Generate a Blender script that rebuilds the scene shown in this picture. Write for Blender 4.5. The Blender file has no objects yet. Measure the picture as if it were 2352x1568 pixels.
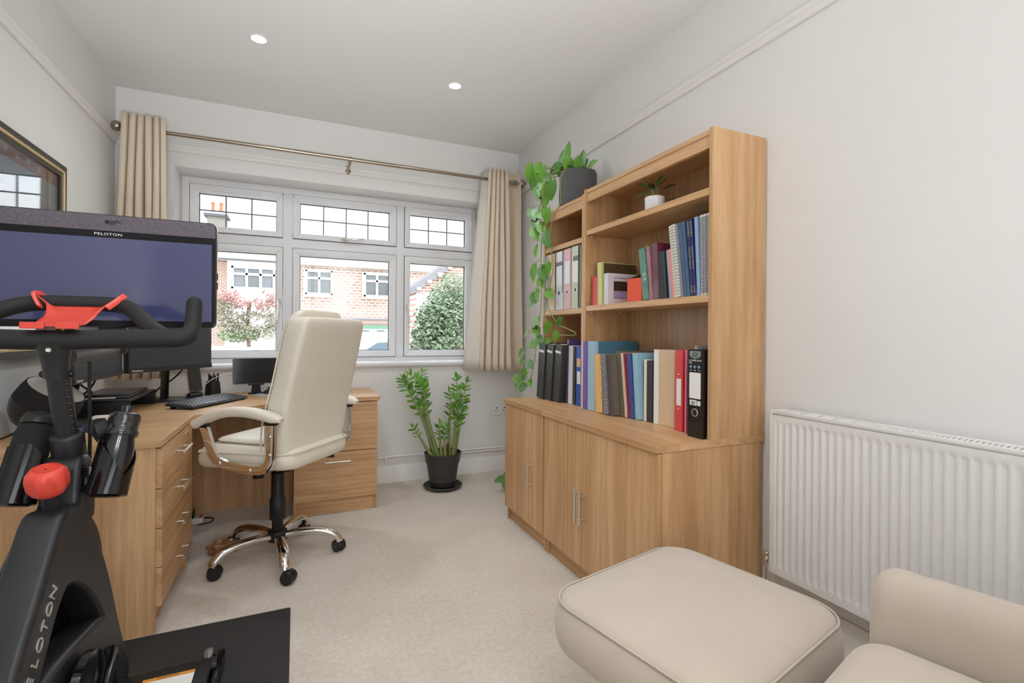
import bpy, bmesh, math, random
from mathutils import Vector as V, Matrix

sc = bpy.context.scene
COL = sc.collection
PI = math.pi

# ------------------------------------------------------------------ camera
YAW, PITCH, ROLL, FPX, SHY = 0.4142, -0.0023, 0.0075, 1125.22, -13.587
fw = V((math.sin(YAW) * math.cos(PITCH), math.cos(YAW) * math.cos(PITCH), math.sin(PITCH)))
rt = V((math.cos(YAW), -math.sin(YAW), 0.0))
up = rt.cross(fw)
rt2 = rt * math.cos(ROLL) + up * math.sin(ROLL)
up2 = up * math.cos(ROLL) - rt * math.sin(ROLL)
cd = bpy.data.cameras.new('camera')
cd.sensor_fit = 'HORIZONTAL'
cd.sensor_width = 36.0
cd.lens = FPX / 2352.0 * 36.0
cd.shift_y = SHY / 2352.0
cd.clip_start = 0.02
cd.clip_end = 500
cam = bpy.data.objects.new('camera', cd)
COL.objects.link(cam)
cam.matrix_world = Matrix(((rt2.x, up2.x, -fw.x, 0.0), (rt2.y, up2.y, -fw.y, 0.0), (rt2.z, up2.z, -fw.z, 1.13), (0, 0, 0, 1)))
sc.camera = cam

# ------------------------------------------------------------------ world, sun, area lights, exposure
wd = bpy.data.worlds.new('sky')
sc.world = wd
wd.use_nodes = True
wn = wd.node_tree.nodes
wn['Background'].inputs[0].default_value = (0.91, 0.955, 1.0, 1)
wn['Background'].inputs[1].default_value = 3.2
sun = bpy.data.lights.new('sun', 'SUN')
sun.energy = 3.2
sun.angle = 0.02
sun.color = (1.0, 0.96, 0.9)
so = bpy.data.objects.new('sun', sun)
COL.objects.link(so)
so.rotation_euler = V((-0.62, 0.55, -0.62)).to_track_quat('-Z', 'Y').to_euler()


def area(name, loc, target, sx, sy, power, color=(1, 1, 1)):
    l = bpy.data.lights.new(name, 'AREA')
    l.shape = 'RECTANGLE'
    l.size, l.size_y = sx, sy
    l.energy = power
    l.color = color
    o = bpy.data.objects.new(name, l)
    COL.objects.link(o)
    o.location = loc
    o.rotation_euler = (V(target) - V(loc)).to_track_quat('-Z', 'Y').to_euler()
    return o


# added fill from the rear, through the opening made behind the camera
area('rear_fill', (0.25, -1.6, 1.45), (0.1, 3.0, 1.35), 1.2, 1.9, 11, (0.92, 0.965, 1.0))
# added fill low outside that opening, aimed up to brighten the ceiling
area('ceiling_fill', (0.25, -2.0, 0.15), (0.1, 1.0, 2.66), 2.0, 1.2, 62, (0.92, 0.965, 1.0)).data.spread = 1.05
sc.view_settings.view_transform = 'Standard'
sc.view_settings.look = 'None'
sc.view_settings.exposure = 0.0
sc.view_settings.gamma = 1.0
sc.view_settings.use_curve_mapping = False

# ------------------------------------------------------------------ helpers
ORIG = {}


def tag(o, label=None, cat=None, group=None, kind=None):
    if label: o['label'] = label
    if cat: o['category'] = cat
    if group: o['group'] = group
    if kind: o['kind'] = kind
    return o


def thing(name, label, cat, loc=(0, 0, 0), rotz=0.0, group=None, local=False, kind=None):
    """Empty at a thing's base; its parts are built in world coordinates, or in its own frame when local."""
    o = bpy.data.objects.new(name, None)
    o.empty_display_size = 0.05
    COL.objects.link(o)
    o.location = loc
    o.rotation_euler = (0, 0, rotz)
    ORIG[o.name] = V((0, 0, 0)) if local else V(loc)
    return tag(o, label, cat, group, kind)


class MB:
    def __init__(s):
        s.v, s.f = [], []

    def add(s, vs, fs):
        n = len(s.v)
        s.v += [V(p) for p in vs]
        s.f += [[i + n for i in f] for f in fs]
        return s

    def box(s, a, b):
        x0, y0, z0 = a
        x1, y1, z1 = b
        return s.add([(x0, y0, z0), (x1, y0, z0), (x1, y1, z0), (x0, y1, z0), (x0, y0, z1), (x1, y0, z1), (x1, y1, z1), (x0, y1, z1)],
                     [[0, 3, 2, 1], [4, 5, 6, 7], [0, 1, 5, 4], [1, 2, 6, 5], [2, 3, 7, 6], [3, 0, 4, 7]])

    def prism(s, poly, ax, lo, hi):
        n = len(poly)
        def p(q, t):
            return (t, q[0], q[1]) if ax == 'x' else ((q[0], t, q[1]) if ax == 'y' else (q[0], q[1], t))
        vs = [p(q, lo) for q in poly] + [p(q, hi) for q in poly]
        fs = [list(range(n))[::-1], list(range(n, 2 * n))] + [[i, (i + 1) % n, n + (i + 1) % n, n + i] for i in range(n)]
        return s.add(vs, fs)

    def tube(s, pts, r, seg=8, caps=True, closed=False):
        pts = [V(p) for p in pts]
        n = len(pts)
        rs = r if isinstance(r, (list, tuple)) else [r] * n
        t0 = (pts[1] - pts[0]).normalized()
        nv = t0.orthogonal().normalized()
        rings = []
        for i in range(n):
            if closed:
                t = (pts[(i + 1) % n] - pts[i - 1]).normalized()
            else:
                t = (pts[min(i + 1, n - 1)] - pts[max(i - 1, 0)]).normalized()
            nv = (nv - t * nv.dot(t)).normalized()
            b = t.cross(nv)
            rr = rs[i]
            ra, rb = rr if isinstance(rr, (list, tuple)) else (rr, rr)
            rings.append([pts[i] + nv * (math.cos(2 * PI * k / seg) * ra) + b * (math.sin(2 * PI * k / seg) * rb) for k in range(seg)])
        vs = [p for rg in rings for p in rg]
        fs = []
        m = n if closed else n - 1
        for i in range(m):
            j = (i + 1) % n
            for k in range(seg):
                k2 = (k + 1) % seg
                fs.append([i * seg + k, i * seg + k2, j * seg + k2, j * seg + k])
        if caps and not closed:
            fs.append(list(range(seg))[::-1])
            fs.append([(n - 1) * seg + k for k in range(seg)])
        return s.add(vs, fs)

    def lathe(s, prof, c=(0, 0, 0), seg=24, axis=(0, 0, 1), cap0=True, cap1=True):
        q = V(axis).normalized()
        rot = V((0, 0, 1)).rotation_difference(q).to_matrix()
        vs, fs = [], []
        n = len(prof)
        for (r, z) in prof:
            for k in range(seg):
                a = 2 * PI * k / seg
                vs.append(V(c) + rot @ V((r * math.cos(a), r * math.sin(a), z)))
        for i in range(n - 1):
            for k in range(seg):
                k2 = (k + 1) % seg
                fs.append([i * seg + k, i * seg + k2, (i + 1) * seg + k2, (i + 1) * seg + k])
        if cap0: fs.append([k for k in range(seg)][::-1])
        if cap1: fs.append([(n - 1) * seg + k for k in range(seg)])
        return s.add(vs, fs)

    def sphere(s, c, r, seg=16, rings=10, rot=None):
        rx, ry, rz = r if isinstance(r, (tuple, list)) else (r, r, r)
        vs, fs = [], []
        for i in range(rings + 1):
            th = PI * i / rings
            rr = max(math.sin(th), 1e-4)
            for k in range(seg):
                a = 2 * PI * k / seg
                p = V((rx * rr * math.cos(a), ry * rr * math.sin(a), -rz * math.cos(th)))
                if rot: p = rot @ p
                vs.append(V(c) + p)
        for i in range(rings):
            for k in range(seg):
                k2 = (k + 1) % seg
                fs.append([i * seg + k, i * seg + k2, (i + 1) * seg + k2, (i + 1) * seg + k])
        return s.add(vs, fs)

    def grid(s, fn, nu, nv):
        vs = [fn(i / nu, j / nv) for j in range(nv + 1) for i in range(nu + 1)]
        fs = [[j * (nu + 1) + i, j * (nu + 1) + i + 1, (j + 1) * (nu + 1) + i + 1, (j + 1) * (nu + 1) + i] for j in range(nv) for i in range(nu)]
        return s.add(vs, fs)

    def xf(s, m):
        s.v = [m @ p for p in s.v]
        return s

    def mesh(s, name, off=V((0, 0, 0)), smooth=0, bevel=0, bseg=2, bang=30):
        bm = bmesh.new()
        vs = [bm.verts.new(p - off) for p in s.v]
        for f in s.f:
            try:
                bm.faces.new([vs[i] for i in f])
            except ValueError:
                pass
        bmesh.ops.remove_doubles(bm, verts=bm.verts, dist=1e-6)
        bmesh.ops.recalc_face_normals(bm, faces=bm.faces)
        if bevel:
            ed = [e for e in bm.edges if len(e.link_faces) == 2 and e.calc_face_angle(0) > math.radians(bang)]
            bmesh.ops.bevel(bm, geom=ed, offset=bevel, segments=bseg, profile=0.5, affect='EDGES', clamp_overlap=True)
        me = bpy.data.meshes.new(name)
        bm.to_mesh(me)
        bm.free()
        if smooth:
            me.polygons.foreach_set('use_smooth', [True] * len(me.polygons))
            me.set_sharp_from_angle(angle=math.radians(smooth))
        return me

    def build(s, name, mat, parent=None, smooth=0, bevel=0, bseg=2, subsurf=0, kind=None, bang=30):
        off = ORIG.get(parent.name, V((0, 0, 0))) if parent else V((0, 0, 0))
        me = s.mesh(name, off, smooth, bevel, bseg, bang)
        me.materials.append(mat)
        o = bpy.data.objects.new(name, me)
        COL.objects.link(o)
        if parent:
            o.parent = parent
        ORIG[o.name] = off
        if subsurf:
            md = o.modifiers.new('subsurf', 'SUBSURF')
            md.levels = md.render_levels = subsurf
        if kind: o['kind'] = kind
        return o


def dup(o, parent, name=None):
    c = o.copy()
    if name: c.name = name
    COL.objects.link(c)
    c.parent = parent
    ORIG[c.name] = ORIG.get(o.name, V((0, 0, 0)))
    return c


def text(name, body, mat, parent, m, size=0.02, extrude=0.0006, spacing=1.0, align='CENTER', squash=1.0):
    """Lettering as a thin solid mesh; m places it: local x along the line, local y up the letter, z out of the surface."""
    cu = bpy.data.curves.new(name, 'FONT')
    cu.body = body
    cu.size = size
    cu.extrude = extrude
    cu.align_x = align
    cu.align_y = 'CENTER'
    cu.space_character = spacing
    cu.resolution_u = 3
    t = bpy.data.objects.new(name + '_src', cu)
    COL.objects.link(t)
    dg = bpy.context.evaluated_depsgraph_get()
    me = bpy.data.meshes.new_from_object(t.evaluated_get(dg))
    bpy.data.objects.remove(t)
    bpy.data.curves.remove(cu)
    off = ORIG.get(parent.name, V((0, 0, 0)))
    me.transform(Matrix.Translation(-off) @ m @ Matrix.Scale(squash, 4, V((1, 0, 0))))
    me.materials.clear()
    me.materials.append(mat)
    me.name = name
    o = bpy.data.objects.new(name, me)
    COL.objects.link(o)
    o.parent = parent
    ORIG[o.name] = off
    return o


def frame_m(loc, xa, ya):
    xa, ya = V(xa).normalized(), V(ya).normalized()
    za = xa.cross(ya)
    return Matrix(((xa.x, ya.x, za.x, loc[0]), (xa.y, ya.y, za.y, loc[1]), (xa.z, ya.z, za.z, loc[2]), (0, 0, 0, 1)))


def smooth_path(pts, n=6, closed=False):
    pts = [V(p) for p in pts]
    out = []
    N = len(pts)
    for i in range(N if closed else N - 1):
        p0 = pts[(i - 1) % N] if (closed or i > 0) else pts[0]
        p1, p2 = pts[i], pts[(i + 1) % N]
        p3 = pts[(i + 2) % N] if (closed or i + 2 < N) else pts[-1]
        for k in range(n):
            t = k / n
            out.append(0.5 * ((2 * p1) + (p2 - p0) * t + (2 * p0 - 5 * p1 + 4 * p2 - p3) * t * t + (3 * p1 - p0 - 3 * p2 + p3) * t ** 3))
    if not closed: out.append(pts[-1])
    return out


def rrect(w, h, r, n=4):
    """rounded rectangle outline, centred"""
    out = []
    for cx, cy, a0 in ((w / 2 - r, h / 2 - r, 0), (-w / 2 + r, h / 2 - r, 90), (-w / 2 + r, -h / 2 + r, 180), (w / 2 - r, -h / 2 + r, 270)):
        for k in range(n + 1):
            a = math.radians(a0 + 90 * k / n)
            out.append((cx + r * math.cos(a), cy + r * math.sin(a)))
    return out


# ------------------------------------------------------------------ materials
def srgb(r, g, b):
    def c(u):
        u /= 255.0
        return u / 12.92 if u <= 0.04045 else ((u + 0.055) / 1.055) ** 2.4
    return (c(r), c(g), c(b), 1)


MATS = {}


def M(name, col, rough=0.5, metal=0.0, var=0.05, scale=40.0, bump=0.0, bscale=300.0, coat=0.0, spec=0.5, sheen=0.0, trans=0.0, alpha=1.0, stretch=None, sss=0.0):
    if name in MATS: return MATS[name]
    m = bpy.data.materials.new(name)
    m.use_nodes = True
    nt = m.node_tree
    N, L = nt.nodes, nt.links
    b = N['Principled BSDF']
    b.inputs['Roughness'].default_value = rough
    b.inputs['Metallic'].default_value = metal
    b.inputs['Specular IOR Level'].default_value = spec
    b.inputs['Coat Weight'].default_value = coat
    b.inputs['Coat Roughness'].default_value = 0.08
    b.inputs['Sheen Weight'].default_value = sheen
    b.inputs['Transmission Weight'].default_value = trans
    b.inputs['Alpha'].default_value = alpha
    tc = N.new('ShaderNodeTexCoord')
    mp = N.new('ShaderNodeMapping')
    if stretch: mp.inputs['Scale'].default_value = stretch
    L.new(tc.outputs['Object'], mp.inputs['Vector'])
    nz = N.new('ShaderNodeTexNoise')
    nz.inputs['Scale'].default_value = scale
    nz.inputs['Detail'].default_value = 4
    L.new(mp.outputs[0], nz.inputs['Vector'])
    mx = N.new('ShaderNodeMixRGB')
    c = srgb(*col)
    mx.inputs[1].default_value = tuple(max(0, x * (1 - var)) for x in c[:3]) + (1,)
    mx.inputs[2].default_value = tuple(min(1, x * (1 + var)) for x in c[:3]) + (1,)
    L.new(nz.outputs['Fac'], mx.inputs[0])
    L.new(mx.outputs[0], b.inputs['Base Color'])
    if bump:
        n2 = N.new('ShaderNodeTexNoise')
        n2.inputs['Scale'].default_value = bscale
        n2.inputs['Detail'].default_value = 3
        L.new(mp.outputs[0], n2.inputs['Vector'])
        bp = N.new('ShaderNodeBump')
        bp.inputs['Strength'].default_value = bump
        bp.inputs['Distance'].default_value = 0.002
        L.new(n2.outputs['Fac'], bp.inputs['Height'])
        L.new(bp.outputs[0], b.inputs['Normal'])
    MATS[name] = m
    return m


def oak(name, ax, light=(222, 181, 135), dark=(192, 146, 100), rough=0.42):
    """oak-effect board; ax is the grain direction"""
    m = bpy.data.materials.new(name)
    m.use_nodes = True
    nt = m.node_tree
    N, L = nt.nodes, nt.links
    b = N['Principled BSDF']
    b.inputs['Roughness'].default_value = rough
    b.inputs['Specular IOR Level'].default_value = 0.45
    tc = N.new('ShaderNodeTexCoord')
    def mapped(along, across, off):
        mp = N.new('ShaderNodeMapping')
        s = [across] * 3
        s['xyz'.index(ax)] = along
        mp.inputs['Scale'].default_value = s
        mp.inputs['Location'].default_value = (off, off * 1.7, off * 0.6)
        L.new(tc.outputs['Object'], mp.inputs['Vector'])
        return mp.outputs[0]
    n1 = N.new('ShaderNodeTexNoise')      # broad figure
    n1.inputs['Scale'].default_value = 1.0
    n1.inputs['Detail'].default_value = 5
    n1.inputs['Roughness'].default_value = 0.55
    n1.inputs['Distortion'].default_value = 0.9
    L.new(mapped(0.9, 9, 3.1), n1.inputs['Vector'])
    n2 = N.new('ShaderNodeTexNoise')      # pores
    n2.inputs['Scale'].default_value = 1.0
    n2.inputs['Detail'].default_value = 3
    L.new(mapped(7, 260, 0.7), n2.inputs['Vector'])
    w = N.new('ShaderNodeTexWave')        # cathedral lines
    w.wave_type = 'RINGS'
    w.rings_direction = {'x': 'X', 'y': 'Y', 'z': 'Z'}[ax]
    w.inputs['Scale'].default_value = 1.0
    w.inputs['Distortion'].default_value = 5.0
    w.inputs['Detail'].default_value = 3
    w.inputs['Detail Scale'].default_value = 0.7
    L.new(mapped(0.8, 10, 1.3), w.inputs['Vector'])
    a1 = N.new('ShaderNodeMath'); a1.operation = 'MULTIPLY_ADD'
    a1.inputs[1].default_value = 0.13
    L.new(w.outputs['Fac'], a1.inputs[0])
    L.new(n1.outputs['Fac'], a1.inputs[2])
    rp = N.new('ShaderNodeValToRGB')
    rp.color_ramp.elements[0].position = 0.34
    rp.color_ramp.elements[0].color = srgb(*dark)
    rp.color_ramp.elements[1].position = 0.78
    rp.color_ramp.elements[1].color = srgb(*light)
    L.new(a1.outputs[0], rp.inputs[0])
    r2 = N.new('ShaderNodeValToRGB')
    r2.color_ramp.elements[0].position = 0.34
    r2.color_ramp.elements[0].color = (0.66, 0.60, 0.54, 1)
    r2.color_ramp.elements[1].position = 0.52
    r2.color_ramp.elements[1].color = (1, 1, 1, 1)
    L.new(n2.outputs['Fac'], r2.inputs[0])
    mu = N.new('ShaderNodeMixRGB'); mu.blend_type = 'MULTIPLY'
    mu.inputs[0].default_value = 0.42
    L.new(rp.outputs[0], mu.inputs[1])
    L.new(r2.outputs[0], mu.inputs[2])
    L.new(mu.outputs[0], b.inputs['Base Color'])
    bp = N.new('ShaderNodeBump')
    bp.inputs['Strength'].default_value = 0.12
    bp.inputs['Distance'].default_value = 0.001
    L.new(n2.outputs['Fac'], bp.inputs['Height'])
    L.new(bp.outputs[0], b.inputs['Normal'])
    return m


def glass(name, tint=(1, 1, 1), refl=1.0):
    """clear pane: mostly transparent, fresnel reflection"""
    m = bpy.data.materials.new(name)
    m.use_nodes = True
    N, L = m.node_tree.nodes, m.node_tree.links
    N.remove(N['Principled BSDF'])
    tr = N.new('ShaderNodeBsdfTransparent')
    tr.inputs[0].default_value = tuple(tint) + (1,)
    gl = N.new('ShaderNodeBsdfGlossy')
    gl.inputs['Roughness'].default_value = 0.02
    fr = N.new('ShaderNodeFresnel')
    fr.inputs[0].default_value = 1.45
    mu = N.new('ShaderNodeMath'); mu.operation = 'MULTIPLY'
    mu.inputs[1].default_value = refl
    mx = N.new('ShaderNodeMixShader')
    L.new(fr.outputs[0], mu.inputs[0])
    L.new(mu.outputs[0], mx.inputs[0])
    L.new(tr.outputs[0], mx.inputs[1])
    L.new(gl.outputs[0], mx.inputs[2])
    L.new(mx.outputs[0], N['Material Output'].inputs[0])
    return m


def emit(name, col, strength):
    m = bpy.data.materials.new(name)
    m.use_nodes = True
    b = m.node_tree.nodes['Principled BSDF']
    b.inputs['Base Color'].default_value = tuple(col) + (1,)
    b.inputs['Emission Color'].default_value = tuple(col) + (1,)
    b.inputs['Emission Strength'].default_value = strength
    return m


def brickmat(name, c1, c2, mortar, bw, bh, off=0.5, msize=0.02, ax='y'):
    m = bpy.data.materials.new(name)
    m.use_nodes = True
    N, L = m.node_tree.nodes, m.node_tree.links
    b = N['Principled BSDF']
    b.inputs['Roughness'].default_value = 0.9
    tc = N.new('ShaderNodeTexCoord')
    sp = N.new('ShaderNodeSeparateXYZ')
    cb = N.new('ShaderNodeCombineXYZ')
    L.new(tc.outputs['Object'], sp.inputs[0])
    L.new(sp.outputs[0 if ax == 'y' else 1], cb.inputs[0])
    L.new(sp.outputs[2], cb.inputs[1])
    br = N.new('ShaderNodeTexBrick')
    br.inputs['Color1'].default_value = srgb(*c1)
    br.inputs['Color2'].default_value = srgb(*c2)
    br.inputs['Mortar'].default_value = srgb(*mortar)
    br.inputs['Scale'].default_value = 1.0
    br.inputs['Brick Width'].default_value = bw
    br.inputs['Row Height'].default_value = bh
    br.inputs['Mortar Size'].default_value = msize
    br.offset = off
    L.new(cb.outputs[0], br.inputs['Vector'])
    L.new(br.outputs['Color'], b.inputs['Base Color'])
    return m


def carpet_mat():
    m = bpy.data.materials.new('carpet')
    m.use_nodes = True
    N, L = m.node_tree.nodes, m.node_tree.links
    b = N['Principled BSDF']
    b.inputs['Roughness'].default_value = 0.95
    b.inputs['Sheen Weight'].default_value = 0.25
    b.inputs['Specular IOR Level'].default_value = 0.1
    tc = N.new('ShaderNodeTexCoord')
    def nz(s, d, dist=0.0):
        n = N.new('ShaderNodeTexNoise')
        n.inputs['Scale'].default_value = s
        n.inputs['Detail'].default_value = d
        n.inputs['Distortion'].default_value = dist
        L.new(tc.outputs['Object'], n.inputs['Vector'])
        return n
    big, mid, fine = nz(3.2, 3, 0.6), nz(55, 3), nz(330, 2)
    rp = N.new('ShaderNodeValToRGB')
    rp.color_ramp.elements[0].position = 0.36
    rp.color_ramp.elements[0].color = srgb(200, 186, 172)
    rp.color_ramp.elements[1].position = 0.64
    rp.color_ramp.elements[1].color = srgb(232, 222, 210)
    a = N.new('ShaderNodeMath'); a.operation = 'MULTIPLY_ADD'
    a.inputs[1].default_value = 0.48
    L.new(fine.outputs['Fac'], a.inputs[0])
    a2 = N.new('ShaderNodeMath'); a2.operation = 'MULTIPLY_ADD'
    a2.inputs[1].default_value = 0.30
    L.new(mid.outputs['Fac'], a2.inputs[0])
    a3 = N.new('ShaderNodeMath'); a3.operation = 'MULTIPLY'
    a3.inputs[1].default_value = 0.22
    L.new(big.outputs['Fac'], a3.inputs[0])
    L.new(a3.outputs[0], a2.inputs[2])
    L.new(a2.outputs[0], a.inputs[2])
    L.new(a.outputs[0], rp.inputs[0])
    L.new(rp.outputs[0], b.inputs['Base Color'])
    bp = N.new('ShaderNodeBump')
    bp.inputs['Strength'].default_value = 0.9
    bp.inputs['Distance'].default_value = 0.006
    L.new(a.outputs[0], bp.inputs['Height'])
    L.new(bp.outputs[0], b.inputs['Normal'])
    return m


OAKZ, OAKY, OAKX = oak('oak_upright', 'z'), oak('oak_along', 'y'), oak('oak_across', 'x')
OAKE = oak('oak_edge_band', 'y', (200, 158, 110), (170, 126, 82))
OAKEX = oak('oak_edge_band_across', 'x', (196, 150, 98), (160, 112, 66))
OAKBACK = oak('oak_back_board', 'z', (204, 168, 128), (176, 136, 96), 0.3)
WALL = M('wall_paint', (232, 230, 227), 0.85, var=0.012, scale=3, bump=0.05, bscale=400, spec=0.2)
CEIL = M('ceiling_paint', (236, 234, 231), 0.9, var=0.01, scale=2, spec=0.2)
TRIM = M('white_gloss_paint', (236, 233, 229), 0.45, var=0.01, spec=0.35)
UPVC = M('white_plastic_frame', (238, 238, 240), 0.35, var=0.008, spec=0.4)
SEAL = M('dark_seal', (70, 70, 76), 0.6)
LEAD = M('lead_strip', (120, 122, 130), 0.45, 0.3)
STEEL = M('brushed_steel', (222, 216, 206), 0.34, 0.9, var=0.08, scale=30, stretch=(1, 1, 12))
NICKEL = M('satin_nickel', (170, 158, 142), 0.28, 1.0, var=0.05)
CHROME = M('chrome', (232, 230, 228), 0.05, 1.0, var=0.01)
BLACK = M('matt_black_plastic', (26, 26, 28), 0.5, var=0.15, spec=0.4)
BLACKG = M('gloss_black_plastic', (14, 14, 16), 0.12, var=0.1, spec=0.5)
DARK = M('dark_grey_plastic', (46, 46, 48), 0.55, var=0.1)
WHITE = M('white_plastic', (232, 230, 228), 0.35, var=0.01)
PAPER = M('white_paper', (236, 234, 230), 0.8, var=0.02)
PAGES = M('book_pages', (226, 218, 204), 0.9, var=0.12, scale=1.0, stretch=(1, 900, 3))
GLASS = glass('window_glass', (0.985, 0.99, 0.99), 0.55)

# ================================================================== the room
XL, XR, YB, ZC, YF = -1.039, 1.7136, 3.788, 2.668, -1.25
WX0, WX1, WZ0, WZ1, YW = -0.729, 1.410, 0.898, 2.206, 4.0      # window opening; YW = face of the frame
struct = lambda o: tag(o, kind='structure')

fl = MB().grid(lambda u, v: (XL - 0.1 + u * (XR - XL + 0.2), YF - 0.1 + v * (YB - YF + 0.2), 0.0), 4, 6)
struct(fl.build('floor', carpet_mat()))
# ceiling with the shallow plaster step that runs along the window wall
cp = [(YF - 0.1, ZC), (3.50, ZC), (3.58, ZC - 0.004), (3.66, ZC - 0.014), (YB + 0.05, ZC - 0.012), (YB + 0.05, ZC + 0.2), (YF - 0.1, ZC + 0.2)]
struct(MB().prism(cp, 'x', XL - 0.15, XR + 0.15).build('ceiling', CEIL, smooth=30))
struct(MB().box((XL - 0.15, YF - 0.1, -0.05), (XL, YB + 0.35, ZC + 0.1)).build('wall_left', WALL))
struct(MB().box((XR, YF - 0.1, -0.05), (XR + 0.15, YB + 0.35, ZC + 0.1)).build('wall_right', WALL))
wb = MB()
wb.box((XL, YB, -0.05), (WX0, YB + 0.32, ZC + 0.1))
wb.box((WX1, YB, -0.05), (XR, YB + 0.32, ZC + 0.1))
wb.box((WX0, YB, WZ1), (WX1, YB + 0.32, ZC + 0.1))
wb.box((WX0, YB, -0.05), (WX1, YB + 0.32, WZ0 - 0.03))
struct(wb.build('wall_back', WALL))
# wall behind the camera, with an added opening to admit the fill
wf = MB()
wf.box((XL, YF - 0.15, -0.05), (-0.40, YF, ZC + 0.1))
wf.box((0.90, YF - 0.15, -0.05), (XR, YF, ZC + 0.1))
wf.box((-0.40, YF - 0.15, 2.45), (0.90, YF, ZC + 0.1))
wf.box((-0.40, YF - 0.15, -0.05), (0.90, YF, 0.35))
struct(wf.build('wall_front', WALL))

# picture rail: a small moulded strip on three walls
RP = [(0, 2.297), (0.010, 2.297), (0.014, 2.303), (0.014, 2.318), (0.022, 2.326), (0.024, 2.338), (0.017, 2.346), (0.0, 2.346)]
t = MB(); t.prism([(YB - a, z) for a, z in RP], 'x', XL, XR)
struct(t.build('trim_1', TRIM, smooth=40))
t = MB(); t.prism([(XL + a, z) for a, z in RP], 'y', YF, YB)
struct(t.build('trim_2', TRIM, smooth=40))
t = MB(); t.prism([(XR - a, z) for a, z in RP], 'y', YF, YB)
struct(t.build('trim_3', TRIM, smooth=40))
# skirting boards
SP = [(0, 0), (0.018, 0), (0.018, 0.120), (0.012, 0.128), (0.014, 0.140), (0.008, 0.158), (0.008, 0.170), (0, 0.170)]
struct(MB().prism([(YB - a, z) for a, z in SP], 'x', XL, XR).build('baseboard_back', TRIM, smooth=40))
struct(MB().prism([(XR - a, z) for a, z in SP], 'y', YF, YB).build('baseboard_right', TRIM, smooth=40))
struct(MB().prism([(XL + a, z) for a, z in SP], 'y', YF, YB).build('baseboard_left', TRIM, smooth=40))

# ---- heating pipe above the skirting
pp = thing('heating_pipe', 'thin white painted pipe running above the back skirting board', 'pipe', (0.5, YB - 0.03, 0.195))
PIPE = TRIM
MB().tube([(0.45, YB - 0.025, 0.196), (1.70, YB - 0.025, 0.196)], 0.0085, 10).build('upper_pipe', PIPE, pp, 40)
MB().tube([(1.05, YB - 0.025, 0.176), (1.70, YB - 0.025, 0.176)], 0.0075, 10).build('lower_pipe', PIPE, pp, 40)
for x in (1.19, 0.62):
    MB().box((x - 0.008, YB - 0.036, 0.166), (x + 0.008, YB, 0.208)).build('pipe_clip', PIPE, pp, bevel=0.002)

# ---- double socket on the back wall
sk = thing('wall_socket', 'white double wall socket beside the oak base cabinet', 'socket', (1.56, YB, 0.50))
MB().box((1.487, YB - 0.010, 0.457), (1.633, YB, 0.543)).build('faceplate', WHITE, sk, 40, 0.003)
for cx in (1.524, 1.596):
    s = MB().box((cx - 0.004, YB - 0.0115, 0.512), (cx + 0.004, YB - 0.009, 0.524))
    s.box((cx - 0.015, YB - 0.0115, 0.494), (cx - 0.006, YB - 0.009, 0.500)).box((cx + 0.006, YB - 0.0115, 0.494), (cx + 0.015, YB - 0.009, 0.500))
    s.build('pin_holes', BLACK, sk)
    MB().box((cx + 0.010, YB - 0.014, 0.520), (cx + 0.024, YB - 0.009, 0.534)).build('rocker_switch', WHITE, sk, 40, 0.001)

# ---- window
w = tag(bpy.data.objects.new('window_1', None), kind='structure')
COL.objects.link(w)
w.location = (WX0, YW, WZ0)
ORIG[w.name] = V(w.location)
D = 0.07
XS = [(-0.680, -0.098, -0.628, -0.140), (-0.028, 0.730, 0.020, 0.678), (0.800, 1.372, 0.843, 1.314)]     # sash x0,x1, glass x0,x1
ZU = (1.834, 2.157, 1.873, 2.100)      # upper: sash z0,z1, glass z0,z1
ZL = (0.948, 1.759, 0.996, 1.706)
def bar(name, a, b, mat=UPVC, bev=0.004):
    return MB().box(a, b).build(name, mat, w, 40, bev)
bar('frame_jamb', (WX0, YW, WZ0), (-0.684, YW + D, WZ1))
bar('frame_jamb', (1.376, YW, WZ0), (WX1, YW + D, WZ1))
bar('frame_head', (WX0, YW + 0.001, 2.161), (WX1, YW + D, WZ1))
bar('frame_sill', (WX0, YW + 0.001, WZ0), (WX1, YW + D, 0.944))
bar('frame_mullion', (-0.094, YW + 0.002, 0.944), (-0.032, YW + D, 2.161))
bar('frame_mullion', (0.734, YW + 0.002, 0.944), (0.796, YW + D, 2.161))
bar('frame_transom', (-0.684, YW + 0.003, 1.763), (1.376, YW + D, 1.830))
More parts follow.
